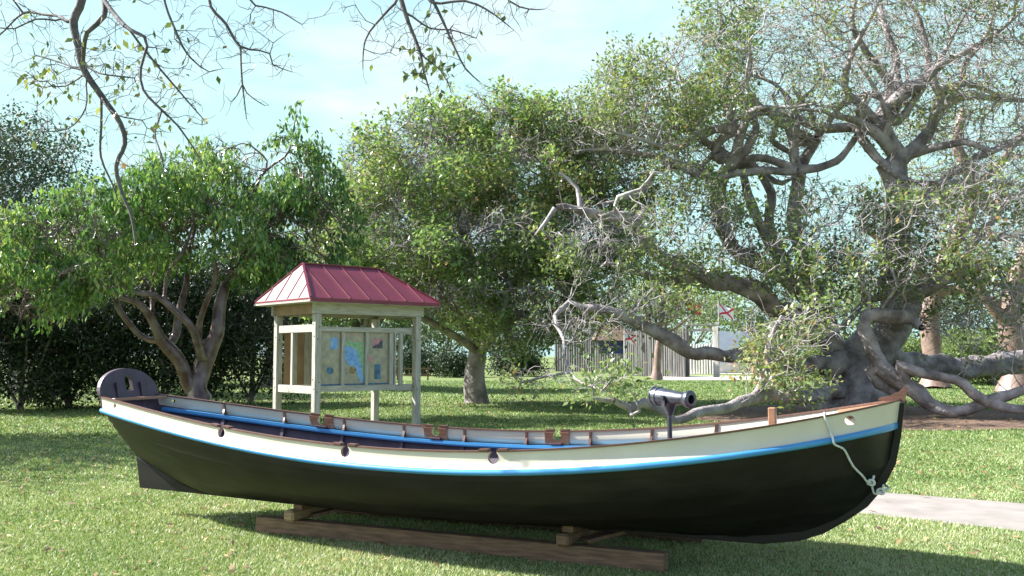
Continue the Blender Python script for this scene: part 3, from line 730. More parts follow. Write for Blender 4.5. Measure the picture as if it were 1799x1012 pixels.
def twigs(pos, par, base, n_per, length, r, seed, segs=2, droop=0.0, spread=1.0):
    """short random side twigs growing at nodes `base`; returns pos, par, rad, tips"""
    g = np.random.default_rng(seed); idx = np.repeat(base, n_per); n = len(idx)
    d0 = pos[idx]-pos[np.maximum(par[idx], 0)]; d0 /= np.linalg.norm(d0, axis=1)[:, None]+1e-9
    d = d0+g.normal(0, .75*spread, (n, 3)); d[:, 2] -= droop; d /= np.linalg.norm(d, axis=1)[:, None]
    L = length*g.uniform(.5, 1.3, n)/segs
    P = [pos[idx]+d*0]; pr = [np.full(n, -1)]; rr = [np.full(n, r)]
    for s in range(segs):
        P.append(P[-1]+d*L[:, None]); pr.append(np.arange(n)+s*n); rr.append(np.full(n, r*(1-.35*(s+1)/segs)))
        d = d+g.normal(0, .35, (n, 3)); d[:, 2] -= droop*.5; d /= np.linalg.norm(d, axis=1)[:, None]
    return np.concatenate(P), np.concatenate(pr), np.concatenate(rr), P[-1], P[len(P)//2]
def leaves(pts, n_per, spread, L, wr, seed, droop=0.0, upb=.4, clump=None, keep=1.0, vm=.5, vs=.22, cscale=1.2, fold=.25):
    """diamond leaves folded on the midrib; v carries each leaf's own colour"""
    g = np.random.default_rng(seed)
    def fld(p, s, ph): return (np.sin(p[:, 0]*s+ph+1.7*np.sin(p[:, 2]*s*.7))+np.sin(p[:, 1]*s*1.1+ph*2)+np.sin(p[:, 2]*s*1.3+ph*3+np.sin(p[:, 0]*s*1.9)))/3
    if clump is not None:
        f = fld(pts, clump[0], seed % 7)+g.normal(0, .15, len(pts)); pts = pts[f > clump[1]]
    if keep < 1: pts = pts[g.random(len(pts)) < keep]
    p = np.repeat(pts, n_per, 0); n = len(p)
    if n == 0: n = 1; p = np.zeros((1, 3))
    p = p+g.normal(0, spread, (n, 3))
    d = g.normal(0, 1, (n, 3)); d[:, 2] -= droop*1.6; d /= np.linalg.norm(d, axis=1)[:, None]
    u = g.normal(0, 1, (n, 3)); u[:, 2] = np.abs(u[:, 2])+upb*2
    s = np.cross(d, u); s /= np.linalg.norm(s, axis=1)[:, None]+1e-9; nn = np.cross(s, d)
    l = L*g.uniform(.65, 1.25, n)[:, None]; w = l*wr*.5
    b = p; m = p+d*l*.45
    V = np.stack([b, m+s*w+nn*w*fold, p+d*l, m-s*w+nn*w*fold], 1).reshape(-1, 3)
    q = np.arange(n)*4
    v = np.clip(vm+.22*fld(p, cscale, 2.2+seed % 5)+g.normal(0, vs, n), 0, 1)
    F1 = np.stack([q, q+1, q+2], 1); F2 = np.stack([q, q+2, q+3], 1)
    return V, np.stack([F1, F2], 1).reshape(-1, 3), np.repeat(v, 2)
def leafobj(name, sets, m, parent):
    Vs, Fs, vv, o = [], [], [], 0
    for V, f, v in sets:
        Vs.append(V); Fs.append(f+o); vv.append(v); o += len(V)
    return link(name, npmesh(name, np.concatenate(Vs), np.concatenate(Fs), 3, np.concatenate(vv)), m, parent, world=True)
def ell(specs, seed, mul=1):
    """attraction points inside ellipsoids given as (px,py,d,rx_px,ry_px,rd_m,n)"""
    g = np.random.default_rng(seed); o = []
    for px, py, d, rx, ry_, rd, n in specs:
        n = int(n*mul)
        q = g.normal(0, 1, (n, 3)); q /= np.linalg.norm(q, axis=1)[:, None]; q *= g.random(n)[:, None]**(1/2.6)
        c_ = P3(px, py, d); k = d/F
        o.append(c_+q*np.array([rx*k, rd, ry_*k]))
    a = np.concatenate(o); return a[a[:, 2] > .25]
def tree(name, label, cat, guides, specs, step, tip, bark, lm, seed, leafsets, group=None, deep=1, rough_=1.0, twood=None, tw=None, maxn=9000, di=None, wig=.35, gnarl=.5, thick=.05, dk=None, expo=2.3, crown='crown', rmax=None, mul=1):
    specs = [q[:5]+(q[5]*deep, q[6]) for q in specs]
    pos, par, rad, ng = grow(guides, ell(specs, seed, mul), step, tip, di, dk, seed=seed, wig=wig, gnarl=gnarl, maxn=maxn, expo=expo, rmax=rmax)
    root = pos[0]; t = thing(name, label, cat, (root[0], root[1], 0), 0, group)
    # flare the foot
    for i in range(min(ng, 6)):
        if par[i] < i: rad[i] *= 1+.45*max(0, 1-(pos[i][2]-root[2])/(rad[i]*2.2+.01)) if pos[i][2]-root[2] < rad[i]*2.2 else 1
    big = rad > thick
    # keep parents of thin branches through shared arrays: one mesh for wood above `thick`, one for the rest
    def sub(mask, sides):
        ids = np.where(mask)[0]; need = np.unique(np.concatenate([ids, par[ids][par[ids] >= 0]])); mp_ = -np.ones(len(pos), int); mp_[need] = np.arange(len(need))
        pp = par[need].copy(); pp2 = np.where((pp >= 0) & mask[need], mp_[np.maximum(pp, 0)], -1)
        rr = rad[need].copy(); ex_ = ~mask[need]
        if ex_.any():                      # a parent outside the mask: start no thicker than its child
            mc = np.zeros(len(need)); cidx = np.where(pp2 >= 0)[0]; np.maximum.at(mc, pp2[cidx], rr[cidx]); rr[ex_] = np.minimum(rr[ex_], mc[ex_]*1.3+1e-4)
        return tubes(pos[need], pp2, rr, sides)
    V, f = sub(big, 14)
    def nz_(p, q): return np.sin(p[:, 0]*q+1.3*np.sin(p[:, 2]*q*.8))*np.cos(p[:, 2]*q*.9+np.sin(p[:, 1]*q*1.1))+.6*np.sin(p[:, 1]*q*1.7+p[:, 0]*q*.6)
    kk_ = np.array([rough_*.030*nz_(V, 3.1), rough_*.022*nz_(V[:, [1, 2, 0]], 7.3), rough_*.030*nz_(V[:, [2, 0, 1]], 3.7)]).T
    lim = np.clip(np.interp(V[:, 2]*0+1, [0, 1], [0, 1]), 0, 1)[:, None]
    rb = np.repeat(np.linalg.norm(V.reshape(-1, 14, 3)-V.reshape(-1, 14, 3).mean(1, keepdims=True), axis=2).mean(1), 14)
    V = V+kk_*np.clip(rb/.2, 0, 1.6)[:, None]*lim
    link('trunk', tube_mesh('trunk', [(V, f)]), bark, t, world=True, smooth=True)
    parts = [sub(~big, 5)]
    thin = np.where((rad < tip*3.2))[0]; isleaf = np.ones(len(pos), bool); isleaf[par[par >= 0]] = False
    tipsn = np.where(isleaf)[0]; tp = pos[tipsn]; midp = pos[thin]
    if tw:
        P, pr, r_, te, tm = twigs(pos, par, thin if tw.get('all', True) else tipsn, tw['n'], tw['len'], tw['r'], seed+5, tw.get('segs', 2), tw.get('droop', 0), tw.get('spread', 1))
        parts.append(tubes(P, pr, r_, 3)); tp = te; midp = tm
    link('branches', tube_mesh('branches', parts), twood or bark, t, world=True, smooth=True)
    sets = []
    for i, L in enumerate(leafsets):
        L = dict(L); src = L.pop('src', 'tips'); reg = L.pop('reg', None); pts_ = tp if src == 'tips' else (midp if src == 'mid' else pos[tipsn])
        if reg is not None: pts_ = pts_[reg(pts_)]
        if len(pts_): sets.append(leaves(pts_, seed=seed+11*i, **L))
    if sets: leafobj(crown, sets, lm, t)
    return t
import time; T0 = time.time()
def clock(s): pass
EXTRA = True
def pxy(p):
    """photo pixel of world points (used only to choose which part of a crown is leafy)"""
    D = p[:, 1]*_c+(p[:, 2]-EYE)*_s; U = -p[:, 1]*_s+(p[:, 2]-EYE)*_c
    return CX+F*p[:, 0]/D, CY-F*U/D
# ---- the young tree with smooth red-brown limbs behind the stern
dA = 24
gA = [[(345, 758, dA, 27), (345, 725, dA, 23), (346, 692, dA, 21)],
      [(346, 692, dA, 15), (334, 678, dA, 13), (311, 625, dA-.3, 12), (289, 598, dA-.5, 9), (267, 554, dA-.8, 7), (240, 530, dA-1.1, 6), (213, 522, dA-1.4, 5.5), (191, 507, dA-1.6, 5), (147, 491, dA-1.9, 3.5), (90, 480, dA-2, 2.5)],
      [(289, 598, dA-.5, 7), (250, 590, dA-.4, 5), (213, 547, dA-.6, 5), (195, 515, dA-.5, 5), (130, 520, dA-.8, 4), (60, 528, dA-1, 2.5)],
      [(346, 692, dA, 16), (356, 638, dA+.2, 14), (378, 585, dA+.3, 12), (387, 522, dA+.4, 9.5), (405, 478, dA+.6, 8), (430, 440, dA+.8, 6), (470, 400, dA+1, 4.5), (520, 360, dA+1.2, 3)],
      [(356, 632, dA, 9), (342, 580, dA-.7, 7), (311, 549, dA-1, 6), (276, 522, dA-1.2, 5), (222, 509, dA-1.4, 4.5), (160, 450, dA-1.6, 3)],
      [(300, 606, dA, 8), (309, 585, dA+.2, 8), (316, 536, dA+.4, 6.5), (325, 500, dA+.6, 5), (332, 450, dA+.8, 3.5), (350, 380, dA+.8, 2.5)],
      [(352, 600, dA+.1, 5), (351, 576, dA, 5.5), (369, 522, dA-.2, 5), (378, 491, dA-.3, 4.5), (374, 433, dA-.4, 3.5), (380, 360, dA-.4, 2.5)],
      [(268, 556, dA-.8, 4), (267, 520, dA-.5, 4), (268, 487, dA-.3, 3.8), (276, 456, dA-.2, 3), (270, 400, dA, 2.2)],
      [(289, 530, dA-1, 3.8), (292, 500, dA-.9, 3.5), (298, 470, dA-.8, 3.2), (322, 438, dA-.8, 2.8), (340, 390, dA-.7, 2)],
      [(405, 478, dA+.6, 5), (415, 420, dA+.5, 4.5), (440, 360, dA+.4, 4), (454, 318, dA+.4, 3.2), (480, 290, dA+.4, 2.2), (508, 265, dA+.3, 1.6), (520, 205, dA+.3, 1)],
      [(454, 318, dA+.4, 2.5), (470, 282, dA+.3, 1.6), (440, 255, dA+.3, 1.2)]]
sA = [(70, 430, dA-1.4, 95, 58, 1.5, 190), (190, 405, dA-.8, 110, 80, 1.6, 260), (310, 345, dA-.2, 110, 70, 1.7, 260), (395, 280, dA, 70, 36, 1.0, 80), (500, 340, dA+.6, 95, 46, 1.3, 170), (570, 400, dA+.8, 70, 75, 1.3, 150),
      (460, 420, dA+.2, 120, 60, 1.5, 190), (80, 490, dA-1.2, 100, 40, 1.3, 110), (240, 430, dA-.5, 120, 40, 1.7, 110), (515, 262, dA+.3, 60, 24, .6, 30), (560, 470, dA+.8, 50, 40, 1, 60), (400, 380, dA, 120, 60, 1.5, 150), (20, 440, dA-1.6, 60, 70, 1, 110), (60, 530, dA-1.6, 90, 36, 1.2, 130), (160, 490, dA-1.4, 90, 34, 1.2, 100), (470, 470, dA+.5, 70, 30, 1.2, 80), (560, 330, dA+.8, 50, 60, 1, 110)]
tree('young_tree', 'young spreading green tree with smooth red brown limbs behind the stern', 'tree', gA, sA, .2, .007, M['bark_brown'], LM_A, 3,
     [dict(n_per=7, spread=.08, L=.185, wr=.38, droop=1.3, upb=.6, clump=(2.4, .05), vm=.55)],
     tw=dict(n=3, len=.30, r=.005, droop=.1), thick=.035, gnarl=.45, maxn=12000, mul=2.2, dk=.25, deep=1.6)
clock('A')
# ---- middle tree
dM = 32
gM = [[(838, 712, dM, 17), (836, 665, dM, 15), (839, 620, dM, 15)],
      [(840, 626, dM, 10), (812, 570, dM, 11), (775, 500, dM-.5, 9), (742, 430, dM-1, 8), (738, 385, dM-1, 6.5), (722, 355, dM-1, 5), (700, 330, dM-1, 3.5)],
      [(742, 420, dM-1, 5), (710, 418, dM-1.2, 5), (672, 412, dM-1.4, 4.5), (640, 394, dM-1.5, 3.5)],
      [(840, 626, dM, 11), (832, 540, dM+.5, 11), (822, 440, dM+1, 10), (812, 350, dM+1, 9), (822, 300, dM+1, 7), (800, 260, dM+1, 5), (770, 230, dM+1, 3)],
      [(822, 310, dM+1, 6), (860, 260, dM+1.2, 5), (900, 220, dM+1.3, 3)],
      [(840, 626, dM, 9), (868, 585, dM-1, 9), (905, 548, dM-1.5, 8), (940, 556, dM-1.8, 7), (985, 560, dM-2, 5), (1030, 590, dM-2, 3)],
      [(838, 618, dM, 9), (880, 530, dM-.5, 9), (930, 460, dM-.7, 8), (960, 400, dM-.8, 7), (990, 330, dM-.8, 5), (1000, 260, dM-.8, 3)],
      [(838, 620, dM, 7), (790, 590, dM-1, 7), (740, 560, dM-1.3, 5), (690, 560, dM-1.5, 3)],
      [(905, 500, dM, 6), (850, 470, dM-1.8, 5), (800, 455, dM-2.4, 4), (760, 440, dM-2.6, 3)]]
sM = [(690, 300, dM-.6, 80, 45, 2.2, 260), (770, 255, dM, 100, 45, 2.4, 300), (880, 225, dM+.3, 110, 38, 2.4, 330), (980, 240, dM+.3, 90, 42, 2.4, 260), (680, 390, dM-1.2, 90, 65, 2.2, 330), (790, 345, dM-.6, 100, 60, 2.6, 300),
      (900, 320, dM-.4, 120, 60, 2.6, 320), (1010, 330, dM, 90, 55, 2.2, 230), (770, 450, dM-1.8, 110, 60, 2.4, 360), (890, 430, dM-1.6, 120, 60, 2.6, 380), (1000, 430, dM-1.4, 100, 60, 2.4, 280), (710, 500, dM-1, 90, 45, 2, 210),
      (850, 530, dM-2, 120, 45, 2.2, 280), (970, 530, dM-2.2, 110, 50, 2.2, 280), (640, 335, dM-1, 45, 45, 1.4, 90), (630, 440, dM-1.4, 50, 60, 1.6, 120), (1060, 270, dM, 70, 50, 2, 150), (900, 590, dM-2.4, 70, 28, 1.2, 90), (1075, 350, dM-.5, 60, 70, 2, 170), (1080, 440, dM-1, 50, 50, 1.6, 110), (610, 480, dM-1, 45, 60, 1.6, 120)]
tree('spreading_tree', 'broad green crowned tree with short grey trunk right of the kiosk', 'tree', gM, sM, .32, .010, M['bark_gray'], LM_M, 5,
     [dict(n_per=8, spread=.13, L=.165, wr=.62, upb=1.0, clump=(2.0, .06), vm=.58, cscale=.9), dict(src='mid', n_per=1, spread=.1, L=.12, wr=.6, clump=(1.5, .15), vm=.4)],
     tw=dict(n=3, len=.46, r=.008, segs=3), thick=.07, gnarl=.7, maxn=16000, wig=.45, mul=3.0, dk=.34, deep=1.9)
clock('M')
# ---- the great gnarled tree
dB = 28
gB = [[(1504, 728, dB, 50), (1500, 695, dB, 38), (1497, 665, dB, 36), (1510, 635, dB, 36), (1545, 605, dB, 34), (1568, 575, dB, 28), (1574, 530, dB, 25), (1576, 480, dB, 24), (1590, 400, dB, 24), (1600, 340, dB, 23), (1584, 280, dB, 22)],
      # roots
      [(1500, 690, dB, 22), (1478, 705, dB-.5, 16), (1462, 724, dB-1, 9)], [(1500, 690, dB, 24), (1528, 705, dB-.6, 18), (1555, 722, dB-1.2, 9)], [(1510, 690, dB, 22), (1545, 700, dB+.6, 16), (1580, 712, dB+1, 9)], [(1500, 695, dB, 20), (1500, 715, dB-1, 14), (1495, 732, dB-1.6, 7)],
      # stub going left at knee height
      [(1505, 640, dB, 26), (1475, 628, dB-.5, 20), (1448, 640, dB-.9, 14)],
      # second stem leaning left
      [(1490, 650, dB, 22), (1470, 600, dB+.3, 20), (1450, 550, dB+.6, 18), (1400, 500, dB+.8, 15), (1340, 470, dB+1, 14), (1290, 445, dB+1, 13), (1268, 389, dB+1, 12.5), (1258, 335, dB+1, 12)],
      [(1258, 335, dB+1, 10), (1240, 307, dB+.8, 8), (1187, 289, dB+.5, 7.5), (1151, 271, dB+.3, 6), (1105, 262, dB, 5), (1067, 258, dB-.1, 4), (1030, 262, dB-.2, 2.5)],
      [(1200, 296, dB+.6, 5), (1151, 298, dB+.3, 4.5), (1133, 329, dB+.1, 4), (1100, 345, dB, 3.5), (1062, 356, dB-.2, 3)],
      [(1258, 335, dB+1, 10), (1275, 300, dB+1, 9.5), (1290, 284, dB+1, 9), (1322, 286, dB+1.2, 8.5), (1350, 305, dB+1.4, 6), (1380, 318, dB+1.6, 4.5), (1410, 300, dB+1.8, 2)],
      [(1290, 284, dB+1, 8), (1262, 262, dB+.8, 6), (1225, 240, dB+.5, 5), (1190, 225, dB+.2, 4), (1140, 215, dB, 3)],
      [(1290, 284, dB+1, 7), (1298, 240, dB+1.3, 6), (1285, 200, dB+1.4, 5.5), (1274, 165, dB+1.5, 5), (1284, 112, dB+1.5, 4), (1270, 60, dB+1.5, 2.5), (1262, 20, dB+1.5, 1.5)],
      [(1245, 270, dB+1, 5), (1282, 236, dB+.6, 5), (1298, 228, dB+.4, 4.5), (1340, 200, dB, 3)],
      [(1210, 240, dB+.6, 5), (1208, 205, dB+.4, 5), (1180, 182, dB+.2, 3.5), (1120, 190, dB, 2.5)],
      # stems in the middle
      [(1400, 505, dB+.8, 11), (1360, 440, dB+1.4, 9.5), (1347, 373, dB+1.5, 9), (1350, 335, dB+1.5, 8), (1325, 290, dB+1.3, 6)],
      [(1360, 440, dB+1.2, 9), (1328, 375, dB+1, 9), (1314, 325, dB+1, 8), (1308, 286, dB+1, 6)],
      [(1450, 550, dB+.6, 14), (1428, 470, dB+.9, 12), (1400, 390, dB+1.1, 11), (1398, 345, dB+1.1, 10.5), (1406, 290, dB+1, 10), (1427, 258, dB+1, 8.5), (1437, 232, dB+.9, 6.5), (1420, 195, dB+.8, 4.5), (1390, 160, dB+.6, 3)],
      [(1405, 300, dB+1, 6.5), (1392, 266, dB+.9, 5.5), (1358, 246, dB+.7, 5), (1372, 206, dB+.6, 4), (1360, 170, dB+.5, 3)],
      [(1437, 240, dB+.9, 4.5), (1462, 206, dB+.9, 5), (1490, 170, dB+1, 4), (1494, 120, dB+1, 3.2), (1490, 70, dB+1, 2.4)],
      # great upper fork
      [(1584, 285, dB, 17), (1566, 240, dB, 14), (1566, 200, dB, 12.5), (1600, 165, dB-.3, 12), (1625, 140, dB-.5, 9), (1662, 108, dB-.8, 6.5), (1710, 80, dB-1, 5), (1756, 48, dB-1.2, 3.5), (1799, 10, dB-1.4, 2)],
      [(1566, 205, dB, 10), (1575, 156, dB+.4, 9), (1578, 100, dB+.6, 7), (1556, 44, dB+.7, 5), (1540, -20, dB+.8, 3)],
      [(1584, 285, dB, 12), (1548, 250, dB-.4, 9), (1508, 219, dB-.7, 7.5), (1470, 208, dB-.9, 5.5), (1448, 196, dB-1, 3.5), (1400, 190, dB-1.2, 2.5)],
      [(1540, 246, dB-.4, 5), (1566, 215, dB-.9, 4.5), (1530, 150, dB-1, 4), (1500, 100, dB-1.2, 3)],
      [(1584, 280, dB, 13), (1620, 235, dB+.3, 10), (1655, 184, dB+.6, 8), (1700, 170, dB+.8, 7), (1736, 174, dB+.9, 5.5), (1799, 180, dB+1.1, 4), (1850, 175, dB+1.2, 3)],
      [(1655, 184, dB+.6, 6), (1694, 150, dB+.5, 5), (1699, 106, dB+.4, 4.5), (1730, 60, dB+.3, 3.5), (1750, 10, dB+.3, 2.5)],
      [(1584, 275, dB, 9), (1645, 264, dB-.6, 6.5), (1690, 252, dB-1, 6), (1740, 266, dB-1.3, 4.5), (1799, 240, dB-1.6, 3)],
      [(1592, 380, dB, 12), (1650, 330, dB+.8, 9), (1720, 280, dB+1, 7), (1790, 250, dB+1.1, 5), (1850, 230, dB+1.2, 3)],
      # limb that crosses in front of the sky gap
      [(1470, 600, dB+.3, 20), (1400, 560, dB-.6, 19), (1350, 530, dB-1.2, 18), (1319, 513, dB-1.5, 15), (1257, 500, dB-1.9, 13.5), (1200, 473, dB-2.2, 12), (1172, 460, dB-2.3, 11.5), (1140, 425, dB-2.4, 11), (1118, 397, dB-2.5, 10.5), (1090, 378, dB-2.5, 10), (1050, 376, dB-2.6, 8.5), (1005, 362, dB-2.8, 6.5), (972, 362, dB-2.9, 5), (958, 385, dB-2.9, 4), (940, 410, dB-3, 2)],
      [(1050, 376, dB-2.6, 6), (1018, 368, dB-2.5, 5), (1008, 330, dB-2.4, 4), (980, 300, dB-2.4, 2.5)],
      [(1080, 378, dB-2.6, 5), (1088, 345, dB-2.8, 4.5), (1130, 330, dB-2.8, 3.5), (1150, 300, dB-2.8, 3)],
      [(1257, 500, dB-1.9, 10), (1199, 492, dB-1.6, 9), (1150, 486, dB-1.6, 8), (1108, 470, dB-1.6, 6), (1060, 460, dB-1.8, 4)],
      # low limb across the fort
      [(1460, 635, dB-.8, 15), (1380, 628, dB-1.6, 13), (1310, 620, dB-2, 12), (1273, 624, dB-2.2, 11.5), (1238, 619, dB-2.4, 11), (1205, 627, dB-2.6, 12.5), (1170, 607, dB-2.8, 12), (1117, 577, dB-3, 11), (1073, 552, dB-3.2, 9), (1027, 545, dB-3.3, 7), (1000, 532, dB-3.3, 4)],
      # ground limb
      [(1490, 690, dB, 16), (1420, 690, dB-3, 12), (1345, 694, dB-5.5, 9.5), (1310, 708, dB-6.3, 9), (1275, 722, dB-6.8, 8.5), (1225, 733, dB-7.3, 8), (1190, 742, dB-7.6, 6.5), (1165, 725, dB-7.7, 6), (1142, 708, dB-7.9, 8), (1115, 716, dB-8, 7.5), (1085, 704, dB-8.1, 6), (1050, 700, dB-8.1, 4)],
      [(1115, 714, dB-8, 5), (1108, 730, dB-8.2, 4), (1120, 720, dB-8.3, 3)],
      [(1330, 704, dB-6, 10), (1338, 680, dB-6, 9), (1345, 650, dB-6, 8), (1352, 600, dB-6, 5), (1370, 560, dB-6, 3.5)],
      # pale sinuous limb
      [(1568, 575, dB, 17), (1600, 545, dB-1.4, 15), (1604, 563, dB-2.6, 14), (1580, 566, dB-3, 12), (1555, 556, dB-3.2, 11), (1534, 561, dB-3.3, 11), (1524, 580, dB-3.3, 11.5), (1534, 602, dB-3.3, 12), (1539, 624, dB-3.3, 11.5), (1546, 646, dB-3.3, 13), (1568, 664, dB-3.4, 15), (1600, 684, dB-3.5, 15), (1620, 706, dB-3.6, 11), (1663, 720, dB-3.8, 9.5), (1705, 706, dB-4, 9), (1750, 692, dB-4.1, 9.5), (1799, 680, dB-4.2, 8), (1860, 668, dB-4.2, 6)],
      [(1600, 545, dB-1.4, 13), (1607, 520, dB-2, 13), (1640, 498, dB-2.3, 11), (1680, 478, dB-2.5, 9), (1712, 468, dB-2.6, 7), (1746, 460, dB-2.7, 4.5)],
      [(1680, 478, dB-2.5, 8), (1697, 455, dB-2.6, 8.5), (1712, 428, dB-2.7, 9), (1735, 405, dB-2.8, 6), (1756, 382, dB-2.8, 4.5), (1772, 345, dB-2.8, 3)],
      [(1722, 420, dB-2.7, 6), (1760, 414, dB-2.9, 5), (1797, 408, dB-3, 4), (1840, 420, dB-3, 3)],
      [(1600, 566, dB-2.6, 9), (1612, 572, dB-2.9, 8), (1621, 579, dB-3.1, 6)],
      [(1590, 675, dB-3.5, 12), (1583, 642, dB-3.7, 10), (1600, 648, dB-3.8, 9), (1640, 657, dB-3.9, 8.5), (1685, 660, dB-4, 8), (1700, 668, dB-4.1, 8), (1714, 684, dB-4.2, 8), (1745, 704, dB-4.3, 8.5), (1799, 714, dB-4.4, 8), (1850, 712, dB-4.4, 6)],
      [(1530, 640, dB-3, 9), (1526, 652, dB-3, 9), (1540, 676, dB-3.1, 9), (1562, 694, dB-3.2, 10), (1585, 715, dB-3.3, 6)],
      # massive low horizontal limb to the right
      [(1545, 612, dB, 20), (1590, 628, dB+1, 17), (1650, 634, dB+1.5, 16), (1720, 642, dB+1.8, 17), (1799, 638, dB+2, 18), (1900, 632, dB+2.2, 16)],
      [(1568, 520, dB, 14), (1620, 500, dB+.6, 10), (1666, 491, dB+.9, 8), (1724, 496, dB+1.1, 7), (1770, 510, dB+1.3, 5.5), (1830, 520, dB+1.5, 4)],
      # pale branch leaning in from the left of the trunk
      [(1573, 500, dB-.3, 7), (1545, 525, dB-1.6, 6), (1510, 548, dB-2.2, 6), (1484, 568, dB-2.6, 5), (1450, 590, dB-2.9, 4)],
      [(1440, 545, dB, 7), (1425, 536, dB-1, 7), (1395, 500, dB-1.4, 6), (1375, 470, dB-1.6, 4)]]
g_ = lambda px, py, dd, rx, ry_, rd, n: (px, py, dB+dd, rx, ry_, rd, n)
sB_up = [g_(1110, 150, 0, 85, 60, 1.8, 300), g_(1230, 140, .6, 110, 70, 2.2, 380), g_(1270, 40, 1, 70, 50, 1.6, 170), g_(1070, 230, 0, 100, 60, 1.8, 300), g_(1200, 230, .3, 120, 60, 2.2, 300), g_(1370, 110, .6, 110, 90, 2.4, 420), g_(1500, 60, .4, 130, 80, 2.4, 480), g_(1640, 60, 0, 130, 80, 2.6, 460),
         g_(1750, 60, 0, 110, 90, 2.6, 400), g_(1450, 180, .2, 110, 60, 2.4, 260), g_(1600, 170, 0, 130, 70, 2.6, 280), g_(1740, 190, 0, 110, 80, 2.6, 320), g_(1340, 250, .8, 100, 60, 2.2, 200), g_(1740, 290, -.4, 110, 60, 2.4, 240), g_(1480, -40, .4, 200, 60, 2.4, 260), g_(1720, -60, 0, 180, 60, 2.4, 260), g_(1180, 330, 0, 90, 50, 1.8, 110), g_(1840, 120, 0, 80, 140, 2.4, 200)]
sB_lo = [g_(1440, 380, -2.2, 90, 50, 1.6, 260), g_(1560, 380, -2.6, 110, 60, 1.8, 360), g_(1680, 360, -2.6, 110, 70, 1.8, 340), g_(1400, 460, -2.6, 90, 45, 1.5, 230), g_(1520, 460, -3, 120, 45, 1.6, 280), g_(1640, 440, -3, 100, 50, 1.6, 220), g_(1760, 420, -2.6, 90, 90, 2, 300), g_(1750, 540, -2.6, 90, 45, 1.6, 170), g_(1700, 590, -3, 60, 30, 1, 60),
         g_(1130, 420, -2.4, 90, 55, 1.4, 180), g_(1240, 390, -1, 90, 50, 1.6, 130), g_(1030, 440, -2.8, 70, 50, 1.4, 130), g_(1130, 540, -3, 100, 40, 1.4, 170), g_(1010, 570, -3.2, 90, 35, 1.3, 150), g_(1230, 460, -2, 80, 30, 1.2, 90), g_(1320, 430, -1.6, 60, 50, 1.4, 120), g_(1800, 300, -2.4, 60, 120, 2, 160)]
sB_fr = [g_(1370, 590, -6, 75, 45, .9, 240), g_(1430, 560, -5, 50, 40, .9, 110), g_(1345, 650, -6.2, 45, 30, .7, 80), g_(1055, 670, -8.1, 60, 25, .7, 130), g_(930, 665, -5.5, 40, 22, .7, 50), g_(1395, 680, -6.2, 50, 18, .6, 50)]
gB.append([(975, 555, dB-3.4, 5), (985, 600, dB-4.2, 3), (998, 640, dB-5, 2.6), (1020, 668, dB-6.5, 2.4), (1060, 690, dB-8, 2)])
gB.append([(1005, 655, dB-5.4, 3), (960, 660, dB-5.5, 2.5), (920, 668, dB-5.5, 1.8)])
_r = random.Random(17)
for _k in range(34):       # secondary twisting limbs that fill the upper crown
    ox, oy = _r.choice(((1584, 270), (1575, 190), (1640, 200), (1290, 285), (1285, 230), (1400, 300), (1430, 245), (1660, 180), (1508, 225), (1240, 270)))
    tx, ty, td, trx, try_, _a, _b = _r.choice(sB_up); tx += _r.uniform(-.7, .7)*trx; ty += _r.uniform(-.6, .6)*try_
    if math.hypot(tx-ox, ty-oy) > 330 or math.hypot(tx-ox, ty-oy) < 60: continue
    td = dB+_r.uniform(-2.6, 2.6); bend = _r.uniform(-.35, .35); _g = []
    for _i in range(6):
        f = _i/5; q = math.sin(f*math.pi)*bend+math.sin(f*6.3+_k)*.07*(f > 0)
        _g.append((ox+(tx-ox)*f-(ty-oy)*q, oy+(ty-oy)*f+(tx-ox)*q, dB+(td-dB)*f, 7.2*(1-f)+1.8))
    gB.append(_g)
upm = lambda p: pxy(p)[1] < 330
lom = lambda p: pxy(p)[1] >= 330
lfm = lambda p: (pxy(p)[0] < 1330) & (pxy(p)[1] < 330)
tree('gnarled_tree', 'huge gnarled grey tree with sprawling twisted limbs right of the bow', 'tree', gB, sB_up+sB_lo+sB_fr, .30, .0095, M['bark_gray'], LM_B, 8,
     [dict(n_per=6, spread=.12, L=.12, wr=.6, upb=.8, clump=(1.5, .42), vm=.52, reg=upm, cscale=.8), dict(n_per=8, spread=.12, L=.13, wr=.6, upb=.8, clump=(1.5, -.02), vm=.40, reg=lfm, cscale=.8),
      dict(n_per=8, spread=.11, L=.145, wr=.6, upb=.8, clump=(1.7, .07), vm=.5, reg=lom, cscale=.9)],
     tw=dict(n=2, len=.45, r=.0075, segs=3), thick=.07, gnarl=.9, maxn=30000, wig=.5, mul=2.3, dk=.36, deep=1.6, rough_=1.7, expo=2.0, twood=M['bark_pale'])
clock('B')
